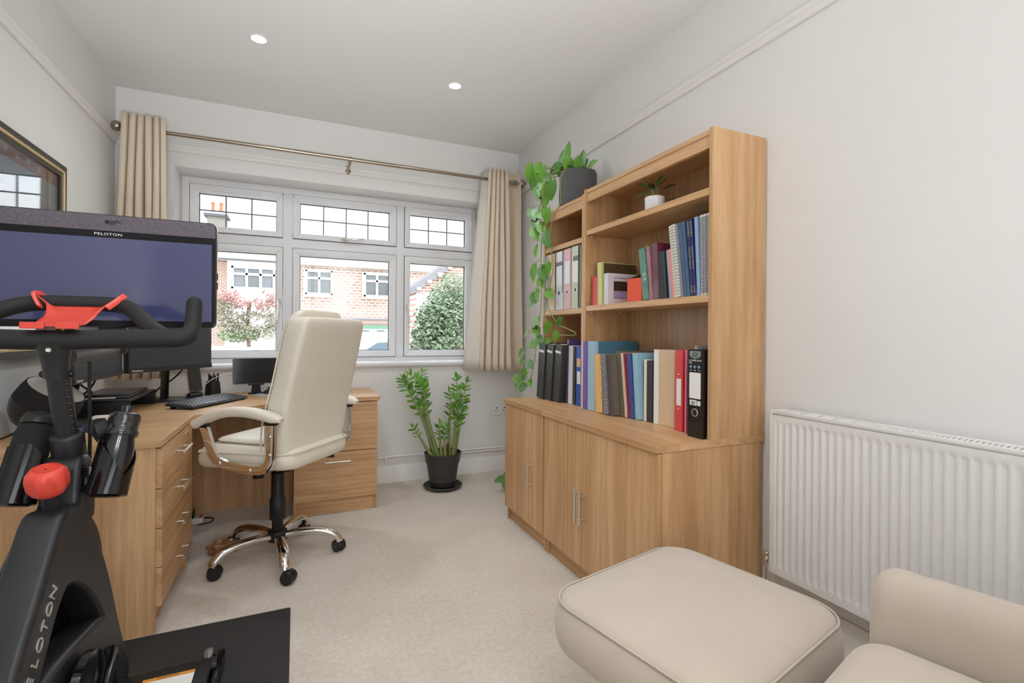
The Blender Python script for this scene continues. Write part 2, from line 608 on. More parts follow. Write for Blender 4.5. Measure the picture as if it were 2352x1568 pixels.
def sash(x0, x1, gx0, gx1, Z, lights):
    z0, z1, g0, g1 = Z
    # dark gasket line round the sash, then the four mitred rails
    g = MB()
    for a, b in (((x0 - 0.003, YW + 0.006, z0 - 0.003), (x1 + 0.003, YW + 0.02, z0)), ((x0 - 0.003, YW + 0.006, z1), (x1 + 0.003, YW + 0.02, z1 + 0.003)),
                 ((x0 - 0.003, YW + 0.006, z0), (x0, YW + 0.02, z1)), ((x1, YW + 0.006, z0), (x1 + 0.003, YW + 0.02, z1))):
        g.box(a, b)
    sh = g.build('sash', SEAL, w)
    yo, yi = YW - 0.012, YW + 0.05
    for poly in ([(x0, z0), (x1, z0), (gx1, g0), (gx0, g0)], [(x0, z1), (gx0, g1), (gx1, g1), (x1, z1)],
                 [(x0, z0), (gx0, g0), (gx0, g1), (x0, z1)], [(x1, z0), (x1, z1), (gx1, g1), (gx1, g0)]):
        MB().prism(poly, 'y', yo, yi).build('sash_rail', UPVC, sh, 40, 0.003)
    gk = MB()
    e = 0.004
    for a, b in (((gx0, g0), (gx1, g0 + e)), ((gx0, g1 - e), (gx1, g1)), ((gx0, g0), (gx0 + e, g1)), ((gx1 - e, g0), (gx1, g1))):
        gk.box((a[0], YW + 0.012, a[1]), (b[0], YW + 0.034, b[1]))
    gk.build('glazing_gasket', SEAL, sh)
    nx, nz = lights
    dx, dz = (gx1 - gx0) / nx, (g1 - g0) / nz
    for i in range(nx):
        for j in range(nz):
            MB().box((gx0 + i * dx, YW + 0.021, g0 + j * dz), (gx0 + (i + 1) * dx, YW + 0.025, g0 + (j + 1) * dz)).build('pane', GLASS, sh)
    for i in range(1, nx):
        MB().box((gx0 + i * dx - 0.0045, YW + 0.017, g0), (gx0 + i * dx + 0.0045, YW + 0.029, g1)).build('lead_bar', LEAD, sh, 0, 0.002)
    for j in range(1, nz):
        MB().box((gx0, YW + 0.018, g0 + j * dz - 0.0045), (gx1, YW + 0.028, g0 + j * dz + 0.0045)).build('lead_bar', LEAD, sh, 0, 0.002)
    return sh
for i, (a, b, c, d) in enumerate(XS):
    sash(a, b, c, d, ZU, ((3, 2), (4, 2), (3, 2))[i])
    sash(a, b, c, d, ZL, (1, 1))
# trickle vents in the heads of the outer top lights
for x0, x1 in ((-0.54, -0.24), (0.93, 1.20)):
    MB().box((x0, YW - 0.020, 2.118), (x1, YW - 0.010, 2.134)).build('trickle_vent', UPVC, w, 40, 0.003)
# espagnolette handles
def handle(p, d, n=(0, -1, 0)):
    p, d = V(p), V(d) * 1.25
    h = MB().sphere(p + V((0, -0.012, 0)), (0.015, 0.012, 0.021), 12, 8)
    h.tube(smooth_path([p + V((0, -0.012, 0)) - d * 0.022, p + V((0, -0.02, 0)), p + V((0, -0.032, 0)) + d * 0.03, p + V((0, -0.035, 0)) + d * 0.06, p + V((0, -0.036, 0)) + d * 0.105], 5), [0.010] * 8 + [0.0075] * 13, 8)
    h.build('window_handle', CHROME, w, 50)
handle((-0.118, YW - 0.012, 1.350), (-0.10, 0, -1))
handle((0.822, YW - 0.012, 1.345), (0.12, 0, -1))
handle((0.340, YW - 0.012, 1.852), (1, 0, 0.06))
# window board
struct(MB().prism([(YB - 0.022, 0.884), (YB - 0.028, 0.898), (YB - 0.022, 0.912), (YB - 0.01, 0.915), (YW + 0.005, 0.915), (YW + 0.005, 0.868), (YB, 0.868), (YB - 0.01, 0.872)], 'x', -0.80, 1.435).build('trim_4', UPVC, smooth=50))
# added opening behind the camera for the fill; glossy things reflect its frame
w2 = tag(bpy.data.objects.new('added_rear_opening', None), kind='structure')
COL.objects.link(w2); w2.location = (-0.40, YF, 0.35); ORIG[w2.name] = V(w2.location)
for a, b in (((-0.40, YF - 0.1, 0.35), (-0.34, YF - 0.04, 2.45)), ((0.84, YF - 0.1, 0.35), (0.90, YF - 0.04, 2.45)), ((0.22, YF - 0.1, 0.35), (0.28, YF - 0.04, 2.45)),
             ((-0.40, YF - 0.1, 2.39), (0.90, YF - 0.04, 2.45)), ((-0.40, YF - 0.1, 0.35), (0.90, YF - 0.04, 0.41))):
    MB().box(a, b).build('frame_bar', UPVC, w2)

# ================================================================== the street outside
GRD = -0.55
ROAD = M('pale_paving', (214, 212, 208), 0.9, var=0.05, scale=3)
struct(MB().box((-30, 4.4, GRD - 0.2), (40, 60, GRD)).build('ground', ROAD))
RENDER = M('white_render', (238, 236, 232), 0.9, var=0.02, scale=2)
TILEH = brickmat('tile_hung_wall', (180, 154, 142), (160, 134, 124), (206, 192, 184), 0.34, 0.17, msize=0.03)
ROOFT = brickmat('roof_tiles', (176, 164, 152), (156, 144, 132), (196, 186, 176), 0.28, 0.12, msize=0.012)
BRICK = brickmat('facing_brick', (176, 138, 122), (158, 120, 106), (226, 214, 204), 0.23, 0.08, msize=0.012)
GUT = M('grey_gutter', (110, 114, 122), 0.6)
PANE = M('dark_house_glass', (92, 98, 100), 0.1, var=0.25, scale=2, spec=0.6)
NET = M('net_curtain', (112, 116, 122), 0.8, var=0.12, scale=1, stretch=(40, 1, 1))
GREENP = M('green_paint', (96, 142, 116), 0.6)

def house_window(hs, x0, x1, z0, z1, y, cols, top=0.33, sill=True, curtains=(), glassmat=None):
    """white casement: surround, bars, panes, sill"""
    fr = MB().box((x0, y - 0.10, z0), (x1, y + 0.05, z0 + 0.11)).box((x0, y - 0.10, z1 - 0.11), (x1, y + 0.05, z1)).box((x0, y - 0.10, z0), (x0 + 0.11, y + 0.05, z1)).box((x1 - 0.11, y - 0.10, z0), (x1, y + 0.05, z1))
    zt = z1 - (z1 - z0) * top
    fr.box((x0, y - 0.09, zt - 0.06), (x1, y + 0.04, zt + 0.06))
    n = cols
    dx = (x1 - x0 - 0.11) / n
    for i in range(1, n):
        fr.box((x0 + 0.055 + i * dx - 0.06, y - 0.09, z0), (x0 + 0.055 + i * dx + 0.06, y + 0.04, z1))
    wo = fr.build('window', RENDER, hs)
    for i in range(n):
        a, b = x0 + 0.055 + i * dx + 0.05, x0 + 0.055 + (i + 1) * dx - 0.05
        MB().box((a, y - 0.02, z0 + 0.08), (b, y + 0.0, zt - 0.05)).build('pane', NET if i in curtains else PANE, wo)
        MB().box((a, y - 0.02, zt + 0.05), (b, y + 0.0, z1 - 0.08)).build('pane', NET if i in curtains else PANE, wo)
    if sill:
        MB().box((x0 - 0.05, y - 0.16, z0 - 0.06), (x1 + 0.05, y + 0.05, z0)).build('window_sill', RENDER, wo)

hs = thing('house', 'tile-hung house across the street with two dormer windows and garage', 'house', (3.4, 30, GRD))
MB().box((-0.26, 30.0, 2.0), (9.0, 36.0, 4.93)).build('tile_hung_storey', TILEH, hs)
MB().prism([(29.7, 4.93), (33.2, 7.2), (36.6, 4.93)], 'x', -0.26, 9.2).build('roof', ROOFT, hs)
MB().box((-0.26, 30.25, GRD), (9.0, 36.0, 1.75)).build('ground_storey', RENDER, hs)
MB().box((-0.26, 29.82, 1.90), (9.1, 29.98, 2.0)).build('gutter', GUT, hs)
MB().box((-0.26, 29.95, 1.72), (9.0, 30.2, 1.90)).build('brick_band', BRICK, hs)
house_window(hs, 0.42, 1.86, 3.27, 4.66, 29.62, 2)
house_window(hs, 3.56, 5.06, 3.26, 4.65, 29.62, 2)
for x0, x1 in ((0.36, 1.92), (3.50, 5.12)):
    MB().box((x0, 29.66, 3.2), (x1, 30.1, 4.72)).build('dormer_cheek', RENDER, hs)
g = MB().box((2.3, 30.1, GRD), (6.2, 30.24, 1.40)).build('garage_door', RENDER, hs)
MB().box((2.1, 30.0, 1.40), (6.4, 30.24, 1.58)).build('door_head', GREENP, g)
for i in range(4):
    MB().box((2.6 + i * 0.9, 30.07, 1.22), (3.05 + i * 0.9, 30.11, 1.32)).build('vent_slot', GUT, g)

hb = thing('house', 'white bay-fronted house across the street behind the flowering tree', 'house', (-2.4, 30, GRD))
MB().box((-8.0, 30.5, GRD), (-0.32, 37.0, 4.95)).build('wall', BRICK, hb)
MB().prism([(29.2, 4.98), (33.6, 7.0), (37.4, 4.98)], 'x', -8.3, -0.32).build('roof', ROOFT, hb)
MB().box((-3.35, 29.5, 2.4), (-0.36, 30.5, 4.95)).build('bay', RENDER, hb)
MB().box((-3.45, 29.5, GRD), (-0.36, 30.5, 2.4)).build('bay_base', RENDER, hb)
MB().box((-3.75, 29.30, 4.90), (-0.32, 29.44, 5.0)).build('gutter', GUT, hb)
house_window(hb, -3.15, -0.42, 3.42, 4.62, 29.44, 4, 0.34, True, (0, 2, 3))
ch = MB().box((-4.86, 33.6, 5.4), (-3.92, 34.6, 8.05)).build('chimney_stack', M('pale_cement', (128, 126, 120), 0.9, var=0.1, scale=3), hb)
MB().box((-5.02, 33.45, 7.98), (-3.78, 34.75, 8.12)).build('chimney_cap', M('grey_flaunching', (90, 92, 98), 0.9), ch)
MB().box((-4.75, 33.7, 8.12), (-4.02, 34.5, 8.3)).build('chimney_top', RENDER, ch)
for x in (-4.62, -4.20):
    MB().lathe([(0.11, 0), (0.10, 0.1), (0.085, 0.5), (0.11, 0.52), (0.11, 0.6)], (x, 34.1, 8.3), 12).build('chimney_pot', M('terracotta_pot', (176, 104, 76), 0.9), ch, 40)

gh = thing('house', 'neighbouring gabled house with dark bargeboard behind the ivy', 'house', (6.0, 14, GRD))
gp = [(3.12, GRD), (3.12, 2.38), (7.0, 5.25), (11.0, 2.42), (11.0, GRD)]
MB().prism([(3.13, GRD), (3.13, 2.30), (5.2, 2.30), (5.2, GRD)], 'y', 13.98, 14.1).build('render_panel', RENDER, gh)
MB().prism(gp, 'y', 14.0, 14.9).build('gable_wall', BRICK, gh)
n = V((-0.622, 0, 0.783))
MB().prism([(3.02, 2.27), (7.0, 5.22), (7.0, 5.46), (2.98, 2.46)], 'y', 13.75, 15.0).build('roof_slope', M('dark_bargeboard', (128, 128, 134), 0.8, var=0.1), gh)
for k in range(5):
    MB().box((3.10 + k * 0.30, 13.70, 2.36 + k * 0.222), (3.22 + k * 0.30, 13.78, 2.44 + k * 0.222)).build('rafter_end', RENDER, gh)

# foliage as one mass of small folded leaves per plant
def foliage(name, mat, parent, blobs, n, size, seed):
    rnd = random.Random(seed)
    vs, fs = [], []
    wsum = [b[3] * b[4] * b[5] for b in blobs]
    for _ in range(n):
        cx, cy, cz, rx, ry, rz = rnd.choices(blobs, wsum)[0]
        d = V((rnd.gauss(0, 1), rnd.gauss(0, 1), rnd.gauss(0, 1))).normalized() * (rnd.random() ** 0.45)
        p = V((cx + d.x * rx, cy + d.y * ry, cz + d.z * rz))
        a = V((rnd.gauss(0, 1), rnd.gauss(0, 1), rnd.gauss(0, .6))).normalized()
        b = a.orthogonal().normalized()
        s = size * rnd.uniform(0.6, 1.3)
        i = len(vs)
        vs += [p - a * s, p + b * s * 0.55, p + a * s, p - b * s * 0.55]
        fs += [(i, i + 1, i + 2), (i, i + 2, i + 3)]
    m = MB(); m.v = vs; m.f = fs
    me = bpy.data.meshes.new(name)
    off = ORIG[parent.name]
    me.from_pydata([v - off for v in vs], [], fs)
    me.materials.append(mat)
    o = bpy.data.objects.new(name, me)
    COL.objects.link(o)
    o.parent = parent
    o['kind'] = 'stuff'
    return o
LEAFG = M('garden_leaf', (124, 142, 104), 0.6, var=0.35, scale=3)
LEAFP = M('pinkish_leaf', (172, 132, 126), 0.6, var=0.3, scale=3)
LEAFO = M('olive_leaf', (140, 138, 120), 0.6, var=0.3, scale=4)
IVY = M('ivy_leaf', (116, 134, 108), 0.5, var=0.4, scale=2.5)
BARK = M('bark', (120, 102, 88), 0.9, var=0.2, scale=20)
tr = thing('street_tree', 'small tree with pinkish crown in front of the bay window', 'tree', (-1.25, 16, GRD))
MB().tube(smooth_path([(-1.25, 16, GRD), (-1.22, 16, 0.3), (-1.3, 16, 1.2), (-1.25, 16, 2.0)], 4), 0.05, 8).build('trunk', BARK, tr, 50)
foliage('lower_foliage', LEAFO, tr, [(-1.75, 16, 1.45, 0.40, 0.5, 0.30), (-1.35, 16, 1.20, 0.42, 0.5, 0.26), (-0.80, 16, 1.15, 0.36, 0.4, 0.24), (-1.85, 16, 1.85, 0.36, 0.4, 0.26), (-0.72, 16, 1.62, 0.30, 0.4, 0.22), (-1.25, 16, 1.62, 0.34, 0.4, 0.2), (-0.62, 16, 1.35, 0.3, 0.4, 0.18)], 3000, 0.040, 4)
foliage('top_foliage', LEAFP, tr, [(-1.75, 16, 2.12, 0.36, 0.4, 0.24), (-1.40, 15.9, 1.95, 0.24, 0.3, 0.16), (-0.98, 15.9, 1.95, 0.24, 0.3, 0.20), (-0.66, 15.9, 2.05, 0.2, 0.3, 0.30), (-0.9, 15.9, 2.3, 0.08, 0.1, 0.12)], 1300, 0.040, 5)
foliage('inner_foliage', LEAFG, tr, [(-1.5, 16.1, 1.05, 0.6, 0.5, 0.22)], 700, 0.045, 6)
iv = thing('ivy_hedge', 'tall mass of green ivy outside the right-hand casement', 'hedge', (2.6, 9.3, GRD))
foliage('ivy_leaves', IVY, iv, [(2.55, 9.5, 0.9, 0.52, 0.5, 0.9), (2.55, 9.4, 0.2, 0.55, 0.5, 0.8), (2.75, 9.6, 1.5, 0.55, 0.5, 0.55), (3.05, 9.8, 1.8, 0.6, 0.5, 0.62), (3.1, 9.8, 1.0, 0.75, 0.5, 0.9), (2.2, 9.5, 0.5, 0.22, 0.4, 0.9), (2.4, 9.5, 1.45, 0.3, 0.4, 0.35)], 15000, 0.045, 7)
MB().box((2.45, 9.6, GRD), (3.8, 9.9, 1.7)).build('garden_wall', BRICK, iv)

CARW = M('white_car_paint', (240, 240, 240), 0.25, var=0.01, coat=0.5)
CARB = M('silver_blue_car_paint', (196, 206, 216), 0.25, var=0.01, coat=0.5)
CGL = M('car_glass', (120, 142, 158), 0.08, var=0.15, scale=2)
TYRE = M('tyre_rubber', (34, 34, 36), 0.8)
def car(label, x, y, paint, flip=1):
    c = thing('parked_car', label, 'car', (x, y, GRD))
    P = lambda pts: [(x + flip * a, GRD + b) for a, b in pts]
    body = [(-2.1, 0.35), (-2.15, 0.75), (-1.95, 0.92), (-1.1, 1.0), (1.4, 1.0), (2.05, 0.9), (2.15, 0.6), (2.1, 0.32)]
    MB().prism(P(body), 'y', y - 0.85, y + 0.85).build('body', paint, c, 40, 0.06, 3)
    cab = [(-1.15, 0.98), (-0.45, 1.42), (0.2, 1.48), (0.9, 1.44), (1.75, 0.98)]
    MB().prism(P(cab), 'y', y - 0.72, y + 0.72).build('roof', paint, c, 40, 0.08, 3)
    for q in ([(-0.92, 1.02), (-0.40, 1.36), (0.10, 1.40), (0.10, 1.02)], [(0.20, 1.02), (0.20, 1.40), (0.82, 1.36), (1.35, 1.02)]):
        MB().prism(P(q), 'y', y - 0.735, y - 0.70).build('side_window', CGL, c)
    for wx in (-1.35, 1.35):
        MB().lathe([(0.31, -0.1), (0.31, 0.1)], (x + flip * wx, y - 0.80, GRD + 0.31), 20, (0, 1, 0)).build('wheel', TYRE, c, 40)
    MB().box((x + flip * -0.95 - 0.06, y - 0.98, GRD + 0.98), (x + flip * -0.95 + 0.06, y - 0.84, GRD + 1.08)).build('wing_mirror', paint, c, 40, 0.02)
car('white car parked nearest the window, beneath the small tree', -1.55, 8.4, CARW)
car('pale silver car parked in front of the garage door', 3.3, 17.6, CARB, -1)

# ================================================================== ceiling downlights
LAMP = emit('lamp_glow', (1.0, 0.94, 0.84), 9.0)
def downlight(x, y, label, watts=24):
    t = thing('downlight', label, 'downlight', (x, y, ZC), group='ceiling downlights')
    MB().lathe([(0.047, 0.0), (0.046, -0.003), (0.040, -0.005), (0.031, 0.002), (0.029, 0.012)], (x, y, ZC), 32, cap0=False, cap1=False).build('bezel', WHITE, t, 60)
    MB().lathe([(0.030, 0.0), (0.028, -0.004), (0.018, -0.0055), (0.001, -0.006)], (x, y, ZC), 24).build('lens', LAMP, t, 60)
    l = bpy.data.lights.new('downlight_beam', 'SPOT')
    l.energy = watts
    l.spot_size = 2.75
    l.spot_blend = 1.0
    l.shadow_soft_size = 0.05
    l.color = (0.90, 0.955, 1.0)
    o = bpy.data.objects.new('downlight_beam', l)
    COL.objects.link(o)
    o.parent = t
    o.location = (0, 0, -0.02)
downlight(-0.191, 2.891, 'round recessed ceiling downlight nearer the left wall')
downlight(0.889, 2.930, 'round recessed ceiling downlight nearer the bookcase')
downlight(-0.191, 1.30, 'added unseen ceiling downlight overhead, nearer the left wall', 12)  # this and the next three are unseen lamps added to even the light
downlight(0.40, 1.30, 'added unseen ceiling downlight overhead, nearer the radiator', 8)
downlight(-0.191, -0.35, 'added unseen ceiling downlight behind the camera on the left')
downlight(0.40, -0.35, 'added unseen ceiling downlight behind the camera on the right')

# ================================================================== curtain pole and curtains
YP, ZP = 3.635, 2.358
cpole = thing('curtain_pole', 'brushed nickel curtain pole with ball finials above the window', 'curtain pole', (0.34, YP, ZP))
MB().tube([(-0.965, YP, ZP), (1.655, YP, ZP)], 0.0125, 16).build('rod', NICKEL, cpole, 50)
MB().tube([(-0.2, YP, ZP), (0.86, YP, ZP)], 0.0137, 16).build('rod_sleeve', NICKEL, cpole, 50)
for x in (-0.990, 1.675):
    MB().sphere((x, YP, ZP), 0.031, 20, 14).build('finial', NICKEL, cpole, 80)
for x in (-0.80, 0.338, 1.50):
    b = MB().lathe([(0.031, 0), (0.031, 0.010), (0.022, 0.016), (0.012, 0.020), (0.012, 0.05)], (x, YB - 0.024 if False else YB, ZP - 0.032), 16, (0, -1, 0))
    b.tube([(x, YB - 0.05, ZP - 0.032), (x, YP + 0.004, ZP - 0.026), (x, YP, ZP - 0.012)], 0.009, 8)
    b.lathe([(0.018, -0.011), (0.018, 0.011)], (x, YP, ZP), 16, (1, 0, 0))
    b.build('bracket', NICKEL, cpole, 50)
LINEN = M('linen_curtain', (226, 209, 187), 0.9, var=0.10, scale=1, stretch=(700, 700, 300), bump=0.15, bscale=1, sheen=0.2)
LINING = M('curtain_lining', (226, 218, 206), 0.9, var=0.02)
def curtain(label, top, bot, seed, flap=None):
    """eyelet curtain: top/bot are lists of (x, y) fold vertices at pole height and at the hem"""
    zt, zb = 2.437, 0.842
    t = thing('curtain', label, 'curtain', ((top[0][0] + top[-1][0]) / 2, YP, zb), group='pair of beige eyelet curtains')
    a, b = smooth_path([(p[0], p[1], 0) for p in top], 8), smooth_path([(p[0], p[1], 0) for p in bot], 8)
    n = len(a) - 1
    rnd = random.Random(seed)
    ph = [rnd.uniform(0, 6) for _ in range(4)]
    def fn(u, v):
        i = min(n, int(round(u * n)))
        k = v ** 0.8
        x = a[i].x * (1 - k) + b[i].x * k + 0.004 * math.sin(5 * v + ph[0] + 9 * u) * math.sin(PI * v)
        y = a[i].y * (1 - k) + b[i].y * k + 0.006 * math.sin(4 * v + ph[1] + 14 * u) * math.sin(PI * v)
        z = zt + (zb - zt) * v + 0.004 * math.sin(20 * u + ph[2]) * (1 if v > 0.99 else 0) + (0.005 * math.sin(23 * u + ph[3]) if v < 0.01 else 0)
        return (x, y, z)
    o = MB().grid(fn, n, 24).build('cloth', LINEN, t, 80)
    sd = o.modifiers.new('thick', 'SOLIDIFY'); sd.thickness = 0.004; sd.offset = 0
    return t
def folds(x0, x1, n, amp, y0, jit, seed):
    rnd = random.Random(seed)
    out, p = [], (x1 - x0) / n
    for i in range(n):
        x = x0 + p * i
        out += [(x + rnd.uniform(0, jit), y0 - 0.016 - amp * rnd.uniform(0.8, 1.0)), (x + 0.62 * p + rnd.uniform(-jit, jit), y0 - 0.016 - amp * rnd.uniform(0.8, 1.1)), (x + 0.86 * p, y0 - 0.016 + amp * rnd.uniform(0.7, 1.0))]
    return out[:-1]
ct = curtain('beige eyelet curtain bunched at the left end of the pole', folds(-0.955, -0.725, 6, 0.030, YP, 0.003, 3), folds(-1.005, -0.700, 6, 0.040, YP + 0.01, 0.008, 4), 1)
top = folds(1.372, 1.548, 5, 0.028, YP, 0.003, 5) + [(1.560, YP + 0.035), (1.60, YP + 0.028), (1.655, YP - 0.022)]
bot = folds(1.300, 1.59, 5, 0.040, YP + 0.005, 0.008, 6) + [(1.60, YP + 0.045), (1.63, YP + 0.03), (1.682, YP - 0.028)]
ct2 = curtain('beige eyelet curtain hanging at the right end of the pole', top, bot, 2)
ring = MB().tube([(1.612 + 0.0245 * math.cos(a * PI / 12), YP - 0.003 - 0.010 * math.cos(a * PI / 12), ZP - 0.004 + 0.0245 * math.sin(a * PI / 12)) for a in range(24)], 0.0055, 8, closed=True)
ring.build('eyelet', NICKEL, ct2, 60)
# pale lining showing at the window side of the right curtain
ln = MB().grid(lambda u, v: (1.384 - 0.080 * u * (0.35 + v) - 0.066 * v, YP - 0.01 + 0.10 * u, 2.43 + (0.845 - 2.43) * v), 4, 16)
lo = ln.build('lining', LINING, ct2, 80)
sd = lo.modifiers.new('thick', 'SOLIDIFY'); sd.thickness = 0.003

# ================================================================== framed picture on the left wall
pf = thing('framed_picture', 'black and gold framed picture on the left wall', 'picture', (XL, 2.35, 1.4))
FRB = M('black_frame_lacquer', (40, 36, 34), 0.35, var=0.1)
GOLD = M('pale_gold_leaf', (214, 190, 140), 0.35, 0.7, var=0.1)
Y0, Y1, Z0, Z1 = 1.95, 3.027, 1.02, 1.915
def framering(m, y0, y1, z0, z1, wd_, xa, xb):
    for q in (((y0, z0), (y1, z0), (y1 - wd_, z0 + wd_), (y0 + wd_, z0 + wd_)), ((y0, z1), (y0 + wd_, z1 - wd_), (y1 - wd_, z1 - wd_), (y1, z1)),
              ((y0, z0), (y0 + wd_, z0 + wd_), (y0 + wd_, z1 - wd_), (y0, z1)), ((y1, z0), (y1, z1), (y1 - wd_, z1 - wd_), (y1 - wd_, z0 + wd_))):
        m.prism(list(q), 'x', xa, xb)
    return m
framering(MB(), Y0, Y1, Z0, Z1, 0.028, XL, XL + 0.022).build('outer_frame', FRB, pf, 0, 0.001)
framering(MB(), Y0 + 0.026, Y1 - 0.026, Z0 + 0.026, Z1 - 0.026, 0.013, XL, XL + 0.026).build('gold_fillet', GOLD, pf, 0, 0.002)
framering(MB(), Y0 + 0.036, Y1 - 0.036, Z0 + 0.036, Z1 - 0.036, 0.020, XL, XL + 0.018).build('inner_frame', FRB, pf, 0, 0.001)
ya, yb2, za, zb2 = Y0 + 0.055, Y1 - 0.055, Z0 + 0.055, Z1 - 0.055
art = MB().box((XL, ya, za), (XL + 0.006, yb2, zb2)).build('print', M('painted_sky_reflection', (196, 220, 240), 0.7, var=0.05, scale=6), pf)  # sky, roof and bars paint the window's reflection into the picture
def flat(name, poly, mat, d):
    MB().prism(poly, 'x', XL + 0.006, XL + 0.006 + d).build(name, mat, art)
flat('painted_roof_reflection', [(ya, 1.60), (2.75, 1.70), (2.80, 1.69), (yb2, 1.58), (yb2, za), (ya, za)], M('roof_reflection_tone', (196, 166, 156), 0.8, var=0.12, scale=1, stretch=(1, 8, 160)), 0.0006)
flat('pink_band', [(ya, zb2), (yb2, zb2), (yb2, 1.805), (ya, 1.800)], M('pink_band_tone', (182, 116, 118), 0.8, var=0.08, scale=12), 0.0012)  # plain pink band across the top
flat('painted_bar_reflection', [(2.83, za), (2.845, za), (2.845, 1.81), (2.83, 1.81)], M('bar_reflection_tone', (168, 178, 204), 0.8), 0.0009)
flat('painted_bar_reflection', [(ya, 1.715), (yb2, 1.68), (yb2, 1.690), (ya, 1.727)], M('bar_reflection_tone', (168, 178, 204), 0.8), 0.0009)
for k in range(7):
    yy = 2.25 + k * 0.09
    flat('pale_oval', [(yy + 0.011 * math.cos(i * PI / 5), 1.832 + 0.006 * (k % 2) + 0.013 * math.sin(i * PI / 5)) for i in range(10)], PAPER, 0.0016)  # row of pale ovals on the pink band
MB().box((XL + 0.0095, ya, za), (XL + 0.0115, yb2, zb2)).build('glazing', glass('picture_glass', (1, 1, 1), 0.8), pf)

# ================================================================== corner desk, drawer pedestal, filing cabinet
ZD = 0.7255
dk = thing('corner_desk', 'oak corner desk with angled front edge beneath the window', 'desk', (-0.6, 3.0, 0))
PX = -0.459
edge = [(PX, 2.805), (-0.40, 2.845), (-0.30, 2.955), (-0.18, 3.085), (-0.08, 3.190), (-0.012, 3.232)]
topp = [(XL + 0.004, 2.195), (PX, 2.195)] + edge + [(0.494, 3.232), (0.494, YB - 0.02), (XL + 0.004, YB - 0.02)]
MB().prism(topp, 'z', ZD - 0.026, ZD).build('desktop', OAKX, dk, 0, 0.0015)
MB().box((XL + 0.006, 2.206, 0.0), (XL + 0.026, 3.70, ZD - 0.028)).build('side_panel', OAKZ, dk)
MB().box((XL + 0.03, 3.590, 0.0), (-0.016, 3.608, ZD - 0.028)).build('modesty_panel', OAKZ, dk)

pd = thing('drawer_pedestal', 'oak four-drawer pedestal with bar handles facing the chair', 'drawers', (-0.75, 2.5, 0))
PY0, PY1 = 2.208, 2.790
MB().box((XL + 0.03, PY0, 0.0), (PX - 0.020, PY0 + 0.018, ZD - 0.028)).build('end_panel', OAKZ, pd, 0, 0.001)
MB().box((XL + 0.03, PY1 - 0.018, 0.0), (PX - 0.020, PY1, ZD - 0.028)).build('end_panel', OAKZ, pd, 0, 0.001)
MB().box((PX - 0.060, PY0 + 0.018, 0.0), (PX - 0.042, PY1 - 0.018, 0.095)).build('plinth', OAKY, pd)
MB().box((XL + 0.03, PY0 + 0.018, 0.095), (XL + 0.04, PY1 - 0.018, ZD - 0.028)).build('back_panel', OAKZ, pd)
def bar_handle(parent, a, b, out, r=0.0055, proud=0.030, inset=0.026):
    """bar handle from a to b standing off along out"""
    a, b, out = V(a), V(b), V(out).normalized()
    d = (b - a).normalized()
    h = MB().tube([a + out * proud, b + out * proud], r, 12)
    for p in (a + d * inset, b - d * inset):
        h.tube([p, p + out * proud], r * 0.72, 10)
    return h.build('handle', STEEL, parent, 50)
zs = [0.098, 0.245, 0.392, 0.540, 0.694]
for i in range(4):
    z0, z1 = zs[i] + 0.0015, zs[i + 1] - 0.0015
    d = MB().box((PX - 0.020, PY0 + 0.004, z0), (PX, PY1 - 0.004, z1)).build('drawer', OAKY, pd, 0, 0.0012)
    zc = z0 + (z1 - z0) * 0.56
    bar_handle(d, (PX, 2.44, zc), (PX, 2.60, zc), (1, 0, 0))
    if i == 3:
        MB().lathe([(0.010, 0), (0.010, 0.003), (0.006, 0.004)], (PX, 2.655, z1 - 0.028), 16, (1, 0, 0)).build('lock', CHROME, d, 40)

fc = thing('filing_cabinet', 'oak two-drawer filing cabinet at the right end of the desk', 'filing cabinet', (0.23, 3.5, 0))
FX0, FX1, FY = -0.012, 0.482, 3.243
MB().box((FX0, FY + 0.02, 0.0), (FX0 + 0.018, YB - 0.03, ZD - 0.028)).build('side_panel', OAKZ, fc, 0, 0.001)
MB().box((FX1 - 0.018, FY + 0.02, 0.0), (FX1, YB - 0.03, ZD - 0.028)).build('side_panel', OAKZ, fc, 0, 0.001)
MB().box((FX0 + 0.018, FY + 0.030, 0.0), (FX1 - 0.018, FY + 0.048, 0.094)).build('plinth', OAKX, fc)
MB().box((FX0 + 0.018, YB - 0.05, 0.0), (FX1 - 0.018, YB - 0.035, ZD - 0.028)).build('back_panel', OAKX, fc)
for z0, z1 in ((0.094, 0.386), (0.390, 0.694)):
    d = MB().box((FX0 + 0.002, FY, z0), (FX1 - 0.002, FY + 0.019, z1)).build('drawer', OAKX, fc, 0, 0.0012)
    zc = z1 - 0.055
    bar_handle(d, (0.165, FY, zc), (0.315, FY, zc), (0, -1, 0))

# power strip and plug in the kneehole
ps = thing('power_strip', 'white extension socket with black plug under the desk', 'power strip', (-0.62, 3.420, 0))
MB().box((-0.68, 3.370, 0.002), (-0.50, 3.425, 0.035)).build('body', WHITE, ps, 40, 0.005)
MB().box((-0.60, 3.370, 0.036), (-0.545, 3.420, 0.085)).build('plug', BLACK, ps, 40, 0.006)
MB().tube(smooth_path([(-0.57, 3.395, 0.085), (-0.575, 3.410, 0.16), (-0.60, 3.450, 0.30), (-0.64, 3.520, 0.69)], 6), 0.005, 8).build('cable', BLACK, ps, 60)
MB().box((-0.520, 3.380, 0.036), (-0.506, 3.415, 0.044)).build('neon_switch', M('red_switch', (190, 60, 44), 0.4), ps, 40, 0.002)
MB().tube(smooth_path([(-0.52, 3.350, 0.006), (-0.46, 3.370, 0.006), (-0.455, 3.430, 0.006), (-0.52, 3.470, 0.006), (-0.64, 3.490, 0.006)], 6), 0.004, 8).build('lead', BLACK, ps, 60)

